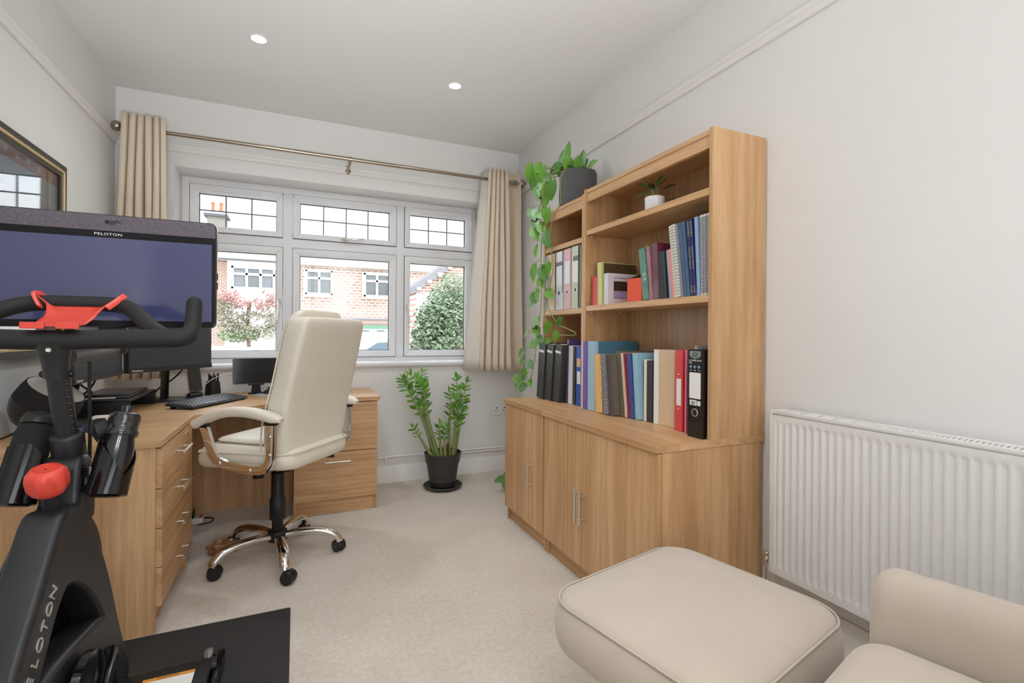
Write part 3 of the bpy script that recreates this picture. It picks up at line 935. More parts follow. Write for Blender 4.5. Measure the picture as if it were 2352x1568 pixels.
# ================================================================== base cabinets
ZT, XC = 0.737, 1.1673
XD = 1.178          # door faces
def cabinet(label, y0, y1, doors):
    c = thing('base_cabinet', label, 'cabinet', (1.44, (y0 + y1) / 2, 0))
    xs = 1.700
    MB().box((XC, y0, ZT - 0.026), (1.7125, y1, ZT)).build('worktop', OAKY, c, 0, 0.0012)
    for ya_ in (y0 + 0.004, y1 - 0.022):
        MB().box((XD + 0.020, ya_, 0.0), (xs, ya_ + 0.018, ZT - 0.026)).build('side_panel', OAKZ, c, 0, 0.0008)
    MB().box((XD + 0.034, y0 + 0.022, 0.0), (XD + 0.052, y1 - 0.022, 0.082)).build('plinth', OAKY, c)
    MB().box((xs - 0.02, y0 + 0.022, 0.0), (xs - 0.012, y1 - 0.022, ZT - 0.026)).build('back_panel', OAKBACK, c)
    for (a, b, hy, h0, h1) in doors:
        d = MB().box((XD, a, 0.084), (XD + 0.018, b, ZT - 0.029)).build('door', OAKZ, c, 0, 0.0012)
        bar_handle(d, (XD, hy, h0), (XD, hy, h1), (-1, 0, 0), 0.006, 0.030, 0.024)
    return c
cabinet('wide two-door oak base cabinet beside the radiator', 1.3805, 2.262, [(1.384, 1.828, 1.858, 0.288, 0.438), (1.831, 2.258, 1.898, 0.288, 0.438)])
cabinet('narrow one-door oak base cabinet nearest the window wall', 2.264, 2.776, [(2.270, 2.772, 2.392, 0.290, 0.445)])

# ================================================================== bookcases on the cabinets
XH, XHB = 1.425, 1.706
PEG = M('shelf_peg', (206, 196, 178), 0.4)
def hutch(label, y0, y1, zt, shelves, z0=ZT):
    c = thing('bookcase', label, 'bookcase', ((XH + XHB) / 2, (y0 + y1) / 2, z0))
    th = 0.019
    for ya_ in (y0, y1 - th):
        sp = MB().box((XH, ya_, z0), (XHB, ya_ + th, zt)).build('side_panel', OAKZ, c, 0, 0.001)
        yi = ya_ + th if ya_ == y0 else ya_
        hl = MB()
        for xx in (XH + 0.035, XHB - 0.06):
            for k in range(16):
                hl.lathe([(0.0024, -0.0006), (0.0024, 0.0006)], (xx, yi, 0.90 + k * 0.055), 8, (0, 1, 0))
        hl.build('peg_holes', BLACK, sp, kind='stuff')
    MB().box((XH + 0.004, y0 + th, zt - 0.024), (XHB, y1 - th, zt - 0.004)).build('top_board', OAKY, c, 0, 0.0008)
    MB().box((XH + 0.007, y0 + th, zt - 0.072), (XH + 0.024, y1 - th, zt - 0.0245)).build('front_rail', OAKY, c, 0, 0.0008)
    MB().box((XHB - 0.014, y0 + th, z0), (XHB - 0.008, y1 - th, zt - 0.024)).build('back_board', OAKBACK, c)
    for z in shelves:
        MB().box((XH + 0.004, y0 + th + 0.001, z - 0.028), (XHB - 0.015, y1 - th - 0.001, z)).build('shelf', OAKY, c, 0, 0.0008)
        for xx in (XH + 0.035, XHB - 0.06):
            for yy in (y0 + th + 0.006, y1 - th - 0.006):
                MB().lathe([(0.006, -0.010), (0.008, -0.002)], (xx, yy, z - 0.028), 10).build('shelf_peg', PEG, c, 40)
    return c
hutch('wide oak bookcase with files and books on the long base cabinet', 1.3805, 2.283, 1.918, [1.694, 1.287])
hutch('narrow oak bookcase under the trailing plant', 2.284, 2.760, 1.897, [1.666, 1.277])

# ================================================================== radiator
rd = thing('radiator', 'white ribbed panel radiator on the right wall', 'radiator', (1.65, 0.5, 0.255))
RADP = M('radiator_enamel', (232, 229, 226), 0.35, var=0.006, spec=0.4)
RX, RY0, RY1, RZ0, RZ1 = 1.610, -0.30, 1.280, 0.256, 0.858
pitch = 0.0264
def radz(u, v):
    y = RY1 - 0.012 - u * (RY1 - RY0 - 0.024)
    z = RZ0 + 0.004 + v * (RZ1 - 0.016 - RZ0 - 0.004)
    ph = ((RY1 - 0.026 - y) / pitch)
    fr = ph - math.floor(ph)
    d = 0.5 - 0.5 * math.cos(2 * PI * fr)
    d = max(0, min(1, (d - 0.35) * 2.2))
    e = min(1, max(0, (z - RZ0 - 0.030) / 0.014)) * min(1, max(0, (RZ1 - 0.036 - z) / 0.014))
    return (RX + 0.0042 * (1 - d) * e * (1 if ph > 0 else 0), y, z)
nz_ = [0, .02, .045, .052, .06, .068, .076, .5, .93, .938, .946, .954, .962, .98, 1]
NU = int((RY1 - RY0 - 0.024) / pitch * 10)
MB().grid(lambda u, v: radz(u, nz_[int(round(v * 14))]), NU, 14).build('front_panel', RADP, rd, 60)
MB().box((RX + 0.02, RY0 + 0.012, RZ0 + 0.01), (RX + 0.080, RY1 - 0.012, RZ1 - 0.02)).build('convector_body', RADP, rd)
MB().box((RX + 0.001, RY1 - 0.012, RZ0), (RX + 0.078, RY1, RZ1)).build('side_cover', RADP, rd, 40, 0.003)
MB().box((RX + 0.001, RY0, RZ0), (RX + 0.078, RY0 + 0.012, RZ1)).build('side_cover', RADP, rd, 40, 0.003)
MB().box((RX + 0.000, RY0, RZ1 - 0.013), (RX + 0.010, RY1 - 0.010, RZ1)).build('top_rail', RADP, rd, 40, 0.002)
MB().box((RX + 0.066, RY0, RZ1 - 0.010), (RX + 0.078, RY1 - 0.010, RZ1)).build('top_rail', RADP, rd, 40, 0.002)
gr = MB()
k = 0
yy = RY1 - 0.03
while yy > RY0 + 0.02:
    gr.add([(RX + 0.010, yy, RZ1 - 0.004), (RX + 0.066, yy + 0.010, RZ1 - 0.004), (RX + 0.066, yy + 0.016, RZ1 - 0.002), (RX + 0.010, yy + 0.006, RZ1 - 0.002)], [[0, 1, 2, 3]])
    yy -= 0.0125
go = gr.build('top_grille', RADP, rd)
sd = go.modifiers.new('thick', 'SOLIDIFY'); sd.thickness = 0.002
go['kind'] = 'stuff'
MB().tube([(RX + 0.04, RY1 - 0.03, RZ0 + 0.03), (RX + 0.04, RY1 + 0.035, RZ0 + 0.03), (RX + 0.045, RY1 + 0.038, RZ0 + 0.00), (RX + 0.045, RY1 + 0.038, 0.0)], 0.008, 10).build('pipe', CHROME, rd, 50)
MB().lathe([(0.014, 0), (0.016, 0.01), (0.016, 0.045), (0.012, 0.055)], (RX + 0.04, RY1 + 0.036, RZ0 + 0.0), 16).build('valve', CHROME, rd, 50)
for yb_ in (1.0, 0.2):
    MB().box((RX + 0.078, yb_, RZ0 + 0.05), (XR, yb_ + 0.03, RZ1 - 0.06)).build('wall_bracket', RADP, rd)

# ================================================================== office chair
CREAM = M('cream_leather', (232, 224, 208), 0.42, var=0.03, scale=14, bump=0.12, bscale=260, spec=0.4)
SEAM = M('cream_seam', (196, 184, 160), 0.6)
oc = thing('office_chair', 'cream leather office chair with chrome arms and five-star base', 'office chair', (-0.082, 2.723, 0), math.atan2(0.79, 0.61), local=True)
# local frame: +y the way the sitter faces, +x the sitter's right
def loft(m, rings):
    n = len(rings[0])
    vs = [p for r in rings for p in r]
    fs = []
    for i in range(len(rings) - 1):
        for k in range(n):
            k2 = (k + 1) % n
            fs.append([i * n + k, i * n + k2, (i + 1) * n + k2, (i + 1) * n + k])
    fs.append(list(range(n))[::-1]); fs.append([(len(rings) - 1) * n + k for k in range(n)])
    return m.add(vs, fs)
# backrest: (z, rear y, thickness, half width, corner r)
prof = [(0.505, -0.190, 0.060, 0.150, 0.025), (0.515, -0.214, 0.090, 0.190, 0.034), (0.540, -0.226, 0.112, 0.222, 0.036), (0.60, -0.226, 0.125, 0.240, 0.034), (0.70, -0.232, 0.120, 0.250, 0.030), (0.80, -0.250, 0.112, 0.255, 0.028),
        (0.90, -0.274, 0.106, 0.256, 0.026), (1.00, -0.298, 0.106, 0.255, 0.026), (1.09, -0.320, 0.110, 0.252, 0.026), (1.15, -0.335, 0.112, 0.248, 0.026), (1.182, -0.340, 0.106, 0.242, 0.026), (1.198, -0.334, 0.088, 0.230, 0.026), (1.204, -0.322, 0.060, 0.214, 0.022)]
rings = []
for z, yr, th, hw, r in prof:
    rings.append([V((x, yr + th / 2 + y, z)) for x, y in rrect(2 * hw, th, r, 4)])
loft(MB(), rings).build('backrest', CREAM, oc, 60, subsurf=1)
# headrest cushion on the front of the back
rings = []
for z, hw, th, yo in ((0.93, 0.17, 0.02, 0.0), (0.96, 0.205, 0.05, 0.0), (1.05, 0.215, 0.068, 0.0), (1.14, 0.205, 0.066, 0.0), (1.205, 0.185, 0.058, -0.006), (1.232, 0.155, 0.04, -0.012), (1.240, 0.12, 0.02, -0.014)):
    rings.append([V((x, -0.160 - 0.060 * (z - 0.93) / 0.3 + yo + y, z)) for x, y in rrect(2 * hw, th, th * 0.45, 4)])
loft(MB(), rings).build('headrest', CREAM, oc, 60, subsurf=1)
# piping round the sides of the back
for s in (-1, 1):
    MB().tube(smooth_path([(s * (hw - 0.004), yr + th - 0.004, z) for z, yr, th, hw, r in prof[2:11]], 4), 0.004, 6).build('back_piping', CREAM, oc, 60)
# seat
sp = [(0.500, 0.20, -0.225, 0.235), (0.510, 0.232, -0.250, 0.262), (0.535, 0.247, -0.258, 0.275), (0.570, 0.250, -0.258, 0.275), (0.598, 0.236, -0.240, 0.262), (0.606, 0.20, -0.20, 0.225)]
rings = [[V((x, (a + b) / 2 + y, z - 0.022 * max(0, ((a + b) / 2 + y) / 0.27) ** 2 + (0.012 if z > 0.58 and y > 0 else 0))) for x, y in rrect(2 * hw, b - a, 0.07, 5)] for z, hw, a, b in sp]
loft(MB(), rings).build('seat', CREAM, oc, 60, subsurf=1)
rings = [[V((x, 0.02 + y, z)) for x, y in rrect(2 * hw, 0.40 * hw / 0.19, 0.06, 5)] for z, hw in ((0.600, 0.185), (0.618, 0.19), (0.630, 0.17), (0.634, 0.12))]
loft(MB(), rings).build('seat_cushion', CREAM, oc, 60, subsurf=1)
MB().tube(smooth_path([V((x, 0.008 + y, 0.586 - 0.02 * max(0, y / 0.27) ** 2)) for x, y in rrect(0.496, 0.528, 0.08, 4)], 2, True), 0.0045, 6, closed=True).build('seat_piping', CREAM, oc, 60)
# arms: flat chrome bar loop carrying a padded leather rest
def sweep_flat(m, pts, hw, ht):
    """flat bar: hw half-width across (local x), ht half-thickness in the plane of the loop"""
    pts = [V(p) for p in pts]
    rings = []
    for i, p in enumerate(pts):
        t = (pts[min(i + 1, len(pts) - 1)] - pts[max(i - 1, 0)]).normalized()
        nrm = V((0, -t.z, t.y))
        rings.append([p + V((dx, 0, 0)) + nrm * dn for dx, dn in ((-hw, -ht * .6), (-hw * .7, -ht), (hw * .7, -ht), (hw, -ht * .6), (hw, ht * .6), (hw * .7, ht), (-hw * .7, ht), (-hw, ht * .6))])
    return loft(m, rings)
for s in (-1, 1):
    xa = s * 0.292
    path = smooth_path([(xa, 0.155, 0.715), (xa, 0.140, 0.68), (xa, 0.105, 0.59), (xa, 0.075, 0.555), (xa, 0.02, 0.537), (xa, -0.10, 0.527), (xa, -0.165, 0.533), (xa, -0.198, 0.565), (xa, -0.205, 0.62), (xa, -0.206, 0.735)], 6)
    ar = sweep_flat(MB(), path, 0.011, 0.020).build('arm_frame', CHROME, oc, 50)
    for (y, z) in ((0.055, 0.548), (-0.105, 0.527), (-0.207, 0.60), (-0.207, 0.68)):
        MB().lathe([(0.009, 0), (0.008, 0.004), (0.003, 0.007)], (xa + s * 0.011, y, z), 12, (s, 0, 0)).build('bolt', CHROME, ar, 50)
    pad = smooth_path([(xa, 0.200, 0.708), (xa, 0.170, 0.722), (xa, 0.10, 0.754), (xa, 0.0, 0.777), (xa, -0.10, 0.779), (xa, -0.19, 0.766), (xa, -0.262, 0.752)], 5)
    n = len(pad)
    rings = []
    for i, p in enumerate(pad):
        t = (pad[min(i + 1, n - 1)] - pad[max(i - 1, 0)]).normalized()
        nn = V((0, -t.z, t.y))
        e = min(1.0, 0.45 + 0.55 * min(i, n - 1 - i) / 3.0)
        rings.append([p + V((s * 0.006 + x * e, 0, 0)) + nn * (z * e) for x, z in rrect(0.064, 0.040, 0.016, 4)])
    loft(MB(), rings).build('arm_pad', CREAM, oc, 60)
    for y, z, tz in ((0.152, 0.700, 0.03), (-0.206, 0.727, 0.03)):
        MB().box((xa - 0.016, y - 0.024, z), (xa + 0.016, y + 0.024, z + 0.032)).build('arm_bracket', BLACK, oc, 40, 0.004)
# mechanism, gas lift, base
MB().box((-0.09, -0.13, 0.462), (0.09, 0.13, 0.502)).build('tilt_mechanism', BLACK, oc, 40, 0.008)
MB().tube([(-0.035, 0.085, 0.470), (-0.035, 0.085, 0.405)], [0.028, 0.025], 16).build('tension_knob', BLACK, oc, 50)
lv = MB().tube(smooth_path([(0.05, -0.06, 0.482), (0.12, -0.12, 0.485), (0.155, -0.155, 0.487)], 4), 0.005, 8).build('lift_lever', BLACK, oc, 50)
MB().tube([(0.15, -0.15, 0.487), (0.185, -0.195, 0.484)], [0.009, 0.012], 12).build('lever_grip', BLACK, lv, 50)
MB().tube([(0, 0, 0.43), (0, 0, 0.47)], 0.014, 16).build('gas_strut', CHROME, oc, 50)
MB().lathe([(0.026, 0.13), (0.026, 0.19), (0.037, 0.20), (0.037, 0.30), (0.031, 0.305), (0.030, 0.43), (0.020, 0.436)], (0, 0, 0), 24).build('column_cover', BLACK, oc, 50)
MB().lathe([(0.030, 0.085), (0.045, 0.092), (0.048, 0.125), (0.044, 0.140), (0.028, 0.146)], (0, 0, 0), 24).build('hub', BLACK, oc, 50)
head = math.atan2(0.79, 0.61)
CAST = M('castor_plastic', (22, 22, 24), 0.38, var=0.1)
for k in range(5):
    a = math.radians(-82 + 72 * k) - head
    d = V((math.cos(a), math.sin(a), 0))
    sd_ = V((-d.y, d.x, 0))
    pth = smooth_path([d * 0.040 + V((0, 0, 0.116)), d * 0.11 + V((0, 0, 0.124)), d * 0.19 + V((0, 0, 0.122)), d * 0.255 + V((0, 0, 0.106)), d * 0.288 + V((0, 0, 0.078)), d * 0.296 + V((0, 0, 0.060))], 5)
    n = len(pth)
    rg = []
    for i, p in enumerate(pth):
        t = (pth[min(i + 1, n - 1)] - pth[max(i - 1, 0)]).normalized()
        nn = t.cross(sd_)
        wv, hv = 0.023 + 0.002 * math.sin(PI * i / n), 0.0175
        rg.append([p + sd_ * (wv * math.cos(q * PI / 6)) + nn * (hv * math.sin(q * PI / 6)) for q in range(12)])
    leg = loft(MB(), rg).build('leg', CHROME, oc, 60)
    b = a + (0.9, 2.2, 1.7, 0.4, 2.6)[k]
    e = V((math.cos(b), math.sin(b), 0))
    c0 = d * 0.300
    cs = MB()
    for s in (-1, 1):
        off = e.cross(V((0, 0, 1))) * (0.014 * s)
        cs.lathe([(0.010, -0.012), (0.028, -0.011), (0.031, 0.0), (0.028, 0.011), (0.010, 0.012)], c0 + off + e * 0.016 + V((0, 0, 0.032)), 18, e.cross(V((0, 0, 1))))
    cs.build('castor', CAST, oc, 50)
    hd = MB().sphere(c0 + e * 0.008 + V((0, 0, 0.038)), (0.025, 0.025, 0.023), 12, 8)
    hd.tube([c0 + V((0, 0, 0.045)), c0 + V((0, 0, 0.068))], 0.009, 10)
    hd.build('castor_hood', CAST, oc, 60)

# crumpled brown wrapper on the carpet under the chair
wr = thing('crumpled_wrapper', 'crumpled brown cellophane wrapper on the carpet behind the chair leg', 'wrapper', (-0.335, 2.875, 0))
def crump(u, v):
    th, ph = PI * v, 2 * PI * u
    r = 0.045 * (1 + 0.16 * math.sin(5 * ph + 3 * th) + 0.12 * math.cos(7 * th - 2 * ph))
    return V((-0.335 + 1.5 * r * math.sin(th) * math.cos(ph), 2.875 + 0.8 * r * math.sin(th) * math.sin(ph), 0.036 - 0.78 * r * math.cos(th)))
MB().grid(crump, 24, 14).build('film', M('brown_cellophane', (168, 120, 78), 0.12, var=0.25, scale=30, trans=0.25), wr, 25)

# ================================================================== footstool and armchair
SUEDE = M('beige_suede', (198, 184, 169), 0.85, var=0.09, scale=7, bump=0.06, bscale=500, sheen=0.35, spec=0.15)
DWOOD = oak('dark_beech', 'z', (120, 76, 46), (84, 50, 30))
def cushion(m, cx, cy, ang, w, d, prof_, crown=0.0, rc=0.08):
    ca, sa = math.cos(ang), math.sin(ang)
    rings = []
    for z, g in prof_:
        ring = []
        for x, y in rrect(w + 2 * g, d + 2 * g, max(0.01, rc + g), 6):
            ring.append(V((cx + ca * x - sa * y, cy + sa * x + ca * y, z)))
        rings.append(ring)
    return loft(m, rings)
FCX, FCY, FA = 0.972, 0.998, math.radians(13)
ft = thing('footstool', 'beige suede footstool in front of the base cabinet', 'footstool', (FCX, FCY, 0))
zt_ = 0.418
pr_ = [(0.262, -0.050), (0.270, -0.022), (0.295, 0.0), (0.335, 0.010), (0.375, 0.008), (0.402, -0.004), (zt_, -0.010), (zt_ + 0.013, -0.040), (zt_ + 0.024, -0.090), (zt_ + 0.030, -0.150), (zt_ + 0.032, -0.205)]
cushion(MB(), FCX, FCY, FA, 0.585, 0.55, pr_, rc=0.10).build('cushion', SUEDE, ft, 75, subsurf=1)
ca, sa = math.cos(FA), math.sin(FA)
pl = [V((FCX + ca * x - sa * y, FCY + sa * x + ca * y, zt_ - 0.004)) for x, y in rrect(0.585 - 0.010, 0.55 - 0.010, 0.096, 8)]
MB().tube(pl, 0.0030, 8, closed=True).build('piping', SUEDE, ft, 60)
MB().lathe([(0.03, 0.03), (0.03, 0.27)], (FCX, FCY, 0), 16).build('pedestal', CHROME, ft, 50)
for k in range(4):
    a = FA + PI / 4 + k * PI / 2
    MB().tube(smooth_path([(FCX, FCY, 0.05), (FCX + 0.12 * math.cos(a), FCY + 0.12 * math.sin(a), 0.045), (FCX + 0.2 * math.cos(a), FCY + 0.2 * math.sin(a), 0.017)], 5), 0.017, 8).build('leg', DWOOD, ft, 60)

AF = V((-0.26, 0.966, 0)).normalized()        # the way the armchair faces
AA = V((AF.y, -AF.x, 0))                     # sitter's right
ac = thing('armchair', 'beige suede armchair in the near right corner', 'armchair', (0.95, 0.33, 0))
o0 = V((1.150, 0.680, 0))                    # front corner of the seat next to the arm
def apt(a, f, z): return o0 + AA * a + AF * f + V((0, 0, z))
def achunk(name, a0, a1, f0, f1, prof_, rc, sub=1):
    c = apt((a0 + a1) / 2, (f0 + f1) / 2, 0)
    ang = math.atan2(AA.y, AA.x)
    return cushion(MB(), c.x, c.y, ang, abs(a1 - a0), abs(f1 - f0), prof_, rc=rc).build(name, SUEDE, ac, 75, subsurf=sub)
achunk('seat_cushion', -0.56, 0.012, -0.56, 0.012, [(0.25, -0.05), (0.27, -0.01), (0.33, 0.0), (0.435, -0.004), (0.474, -0.016), (0.494, -0.045), (0.503, -0.10), (0.507, -0.2)], 0.09)
ap = [(0.22, -0.03), (0.24, -0.006), (0.40, 0.0), (0.53, 0.0), (0.572, -0.005), (0.598, -0.018), (0.611, -0.038), (0.615, -0.05)]
achunk('armrest', 0.012, 0.125, -0.62, 0.0, ap, 0.052)
achunk('armrest', -0.70, -0.585, -0.62, 0.025, ap, 0.052)
achunk('backrest', -0.58, 0.0, -0.74, -0.56, [(0.22, -0.02), (0.25, 0.0), (0.6, 0.0), (0.85, 0.0), (0.95, -0.02), (0.985, -0.06)], 0.07)
MB().lathe([(0.03, 0.03), (0.03, 0.25)], apt(-0.28, -0.28, 0), 16).build('pedestal', CHROME, ac, 50)
for k in range(5):
    a = k * 2 * PI / 5
    c = apt(-0.28, -0.28, 0)
    MB().tube(smooth_path([c + V((0, 0, 0.05)), c + V((0.15 * math.cos(a), 0.15 * math.sin(a), 0.045)), c + V((0.27 * math.cos(a), 0.27 * math.sin(a), 0.019))], 5), 0.019, 8).build('leg', DWOOD, ac, 60)

# ================================================================== exercise bike and its mat
mt = thing('exercise_mat', 'black rubber mat under the exercise bike', 'mat', (-0.5, 1.2, 0))
RUB = M('ribbed_rubber', (44, 42, 42), 0.75, var=0.12, scale=1, stretch=(900, 30, 30), bump=0.4, bscale=1)
MB().prism([(-0.95, 0.15), (-0.016, 0.15), (-0.016, 2.192), (-0.022, 2.198), (-0.95, 2.190)], 'z', 0.0, 0.007).build('sheet', RUB, mt, 0, 0.002)

BX = -0.520
eb = thing('exercise_bike', 'black exercise bike with large screen and red resistance knob', 'exercise bike', (BX, 1.5, 0))
SATIN = M('satin_black_paint', (34, 34, 37), 0.42, var=0.08, scale=30, bump=0.04, bscale=600, spec=0.5)
GRIP = M('foam_grip', (36, 35, 35), 0.65, var=0.12, scale=60, bump=0.12, bscale=260, spec=0.35)
RED = M('coral_red_plastic', (222, 72, 58), 0.35, var=0.04)
SPEAK = M('speckled_speaker_fabric', (96, 88, 97), 0.8, var=0.75, scale=260)
SCR = M('screen_glass_off', (66, 70, 108), 0.10, var=0.02, spec=0.5, coat=0.6)
BEZ = M('screen_bezel', (10, 10, 16), 0.2, var=0.02, spec=0.3)
# --- screen
YS = 1.84
sx0, sx1, sz0, sz1 = BX - 0.281, BX + 0.281, 1.142, 1.482
hou = MB(); hou.add(*(lambda pl_: ([(BX + x, YS, (sz0 + sz1) / 2 + z) for x, z in pl_] + [(BX + x, YS + 0.030, (sz0 + sz1) / 2 + z) for x, z in pl_],
    [list(range(len(pl_)))[::-1], list(range(len(pl_), 2 * len(pl_)))] + [[i, (i + 1) % len(pl_), len(pl_) + (i + 1) % len(pl_), len(pl_) + i] for i in range(len(pl_))]))(rrect(0.562, 0.340, 0.020, 5)))
scn = hou.build('screen', BLACKG, eb, 40, 0.003)
def rface(name, w_, h_, r_, cz, y, mat, parent, d=0.0012, top_only=False):
    pts = rrect(w_, h_, r_, 5)
    m = MB().prism([(BX + x, cz + z) for x, z in pts], 'y', y, y + d)
    return m.build(name, mat, parent, 0)
pts = [(x, z) for x, z in rrect(0.556, 0.090, 0.018, 5)]
pts = [(x, max(z, -0.002)) for x, z in pts]
sb = MB().prism([(BX + x, 1.434 + z) for x, z in pts], 'y', YS - 0.003, YS + 0.002).build('speaker_bar', SPEAK, scn)
MB().prism([(BX + x, z) for x, z in [(-0.278, 1.432), (-0.278, 1.162), (-0.272, 1.150), (-0.262, 1.146), (0.262, 1.146), (0.272, 1.150), (0.278, 1.162), (0.278, 1.432)]], 'y', YS - 0.002, YS + 0.002).build('bezel', BEZ, scn)
MB().box((BX - 0.268, YS - 0.0032, 1.163), (BX + 0.268, YS - 0.0015, 1.411)).build('display', SCR, scn)
text('brand_lettering', 'PELOTON', WHITE, scn, frame_m((BX, YS - 0.0032, 1.4215), (1, 0, 0), (0, 0, 1)), 0.0105, 0.0003, 1.1, squash=1.35)
cmr = MB().lathe([(0.0055, 0), (0.0055, 0.002), (0.003, 0.0025)], (BX - 0.002, YS - 0.003, 1.459), 16, (0, -1, 0)).build('camera_lens', BLACKG, scn, 40)
MB().prism([(BX + 0.010 + x, 1.458 + z) for x, z in rrect(0.020, 0.010, 0.0045, 4)], 'y', YS - 0.005, YS - 0.003).build('camera_shutter', DARK, scn)
MB().prism([(BX + 0.012, 1.464), (BX + 0.022, 1.464), (BX + 0.030, 1.460), (BX + 0.0315, 1.457), (BX + 0.028, 1.458), (BX + 0.021, 1.4615), (BX + 0.012, 1.4615)], 'y', YS - 0.0045, YS - 0.003).build('shutter_mark', BLACK, scn)
for z in (1.30, 1.27):
    MB().box((sx1 - 0.001, YS + 0.012, z), (sx1 + 0.002, YS + 0.02, z + 0.022)).build('side_button', BLACK, scn)
# --- screen arm and swivel
MB().tube([(BX, 1.545, 1.066), (BX, 1.885, 1.076)], 0.023, 16).build('screen_arm', M('grey_arm_paint', (74, 72, 74), 0.5), eb, 50)
MB().lathe([(0.030, 0), (0.034, 0.01), (0.034, 0.05), (0.030, 0.058)], (BX, 1.895, 1.06), 20).build('swivel', SATIN, eb, 50)
MB().box((BX - 0.035, 1.871, 1.10), (BX + 0.035, 1.905, 1.30)).build('screen_bracket', SATIN, eb, 40, 0.006)
MB().tube(smooth_path([(BX + 0.004, 1.685, 1.056), (BX + 0.004, 1.685, 0.98), (BX + 0.004, 1.69, 0.86), (BX, 1.70, 0.74)], 5), 0.0045, 8).build('cable', BLACK, eb, 60)
# --- handlebar
hbz, hby = 1.113, 1.470
L_ = [(BX - 0.272, hby + 0.056, 1.206), (BX - 0.272, hby + 0.048, 1.18), (BX - 0.272, hby + 0.033, 1.148), (BX - 0.266, hby + 0.012, 1.124), (BX - 0.245, hby, hbz + 0.001), (BX - 0.20, hby, hbz)]
mainp = smooth_path(L_ + [(BX - 0.1, hby, hbz - 0.002), (BX, hby, hbz - 0.004), (BX + 0.1, hby, hbz - 0.002)] + [(2 * BX - x, y, z) for x, y, z in L_[::-1]], 5)
n = len(mainp)
hb_ = MB().tube(mainp, [0.0228 if 14 < i < n - 15 else 0.0188 for i in range(n)], 16)
for p in (mainp[0], mainp[-1]):
    hb_.sphere(p, 0.0188, 14, 8)
hbar = hb_.build('handlebar', GRIP, eb, 60)
arch = smooth_path([(BX - 0.215, hby + 0.006, hbz + 0.006), (BX - 0.17, hby + 0.055, 1.148), (BX - 0.125, hby + 0.115, 1.185), (BX - 0.08, hby + 0.145, 1.200), (BX, hby + 0.150, 1.202), (BX + 0.08, hby + 0.145, 1.200), (BX + 0.125, hby + 0.115, 1.185), (BX + 0.17, hby + 0.055, 1.148), (BX + 0.215, hby + 0.006, hbz + 0.006)], 6)
MB().tube(arch, 0.0195, 16).build('upper_bar', GRIP, hbar, 60)
# stem joining bar and post
MB().lathe([(0.0245, -0.075), (0.0255, -0.04), (0.031, -0.015), (0.036, 0.012)], (BX, hby + 0.012, hbz - 0.018), 20, (0, -0.22, 1)).build('stem', SATIN, eb, 60)
MB().lathe([(0.0055, 0), (0.005, 0.002), (0.003, 0.0015)], (BX + 0.002, hby - 0.021, hbz - 0.026), 14, (0, -1, -0.15)).build('stem_bolt', STEEL, eb, 40)
# red phone cradle hooked over the bars
ph = thing('phone_cradle', 'red plastic phone cradle clipped over the bike handlebar', 'phone holder', (BX, hby + 0.05, 1.14))
def cr(u, v):
    # sheet from the near lip up over the upper bar
    prof2 = [(hby - 0.030, 1.143), (hby + 0.02, 1.148), (hby + 0.075, 1.166), (hby + 0.118, 1.186), (hby + 0.128, 1.193)]
    t = v * 4
    i = min(3, int(t)); f = t - i
    y = prof2[i][0] * (1 - f) + prof2[i + 1][0] * f
    z = prof2[i][1] * (1 - f) + prof2[i + 1][1] * f
    hw = 0.046 + 0.008 * v + 0.030 * max(0, v - 0.55) ** 1.5 * 3.0
    e = abs(2 * u - 1)
    z += 0.030 * max(0, v - 0.5) * 2 * max(0, e - 0.6) ** 1.3 * 3
    return (BX + 0.008 + (2 * u - 1) * hw, y, z)
co = MB().grid(cr, 16, 12).build('tray', RED, ph, 60)
sd = co.modifiers.new('thick', 'SOLIDIFY'); sd.thickness = 0.003
for s in (-1, 1):
    xx = BX + 0.008 + s * 0.031
    MB().box((xx - 0.021, hby - 0.036, 1.135), (xx + 0.021, hby - 0.030, 1.150)).build('lip', RED, ph, 0, 0.0015)
    hook = smooth_path([(BX + 0.008 + s * 0.066, hby + 0.100, 1.190), (BX + 0.008 + s * 0.080, hby + 0.118, 1.207), (BX + 0.008 + s * 0.090, hby + 0.136, 1.222), (BX + 0.008 + s * 0.088, hby + 0.158, 1.227), (BX + 0.008 + s * 0.080, hby + 0.168, 1.220)], 5)
    MB().tube(hook, [(0.0026, 0.008)] * len(hook), 10).build('hook', RED, ph, 60)
# --- post, collar, adjust lever
pa, pb = V((BX, 1.497, 1.045)), V((BX, 1.578, 0.80))
ax = (pa - pb).normalized()
post = MB().tube([pa, pb], 0.0225, 20).build('handlebar_post', SATIN, eb, 50)
tick = MB()
for k in range(26):
    c = pa.lerp(pb, 0.10 + 0.033 * k)
    yv = V((math.cos(0.75), -math.sin(0.75), 0))
    side = yv * 0.0228
    lnv = V((math.sin(0.75), math.cos(0.75), 0)) * (0.006 if k % 2 == 0 else 0.002)
    tick.add([c + side - ax * 0.0005, c + side + lnv - ax * 0.0005, c + side + lnv + ax * 0.0005, c + side + ax * 0.0005], [[0, 1, 2, 3]])
tick.build('height_scale', M('grey_print', (150, 150, 152), 0.7), post, kind='stuff')
for s in (-1, 1):
    MB().sphere(pa - ax * 0.018 + V((s * 0.026, -0.004, 0)), 0.008, 12, 8).build('stop_screw', BLACKG, eb, 60)
MB().lathe([(0.030, -0.09), (0.034, -0.085), (0.034, 0.0), (0.031, 0.006), (0.0235, 0.008)], pb + ax * 0.075, 24, ax).build('collar', SATIN, eb, 50)
kn = pb + V((0.058, 0.012, 0.075))
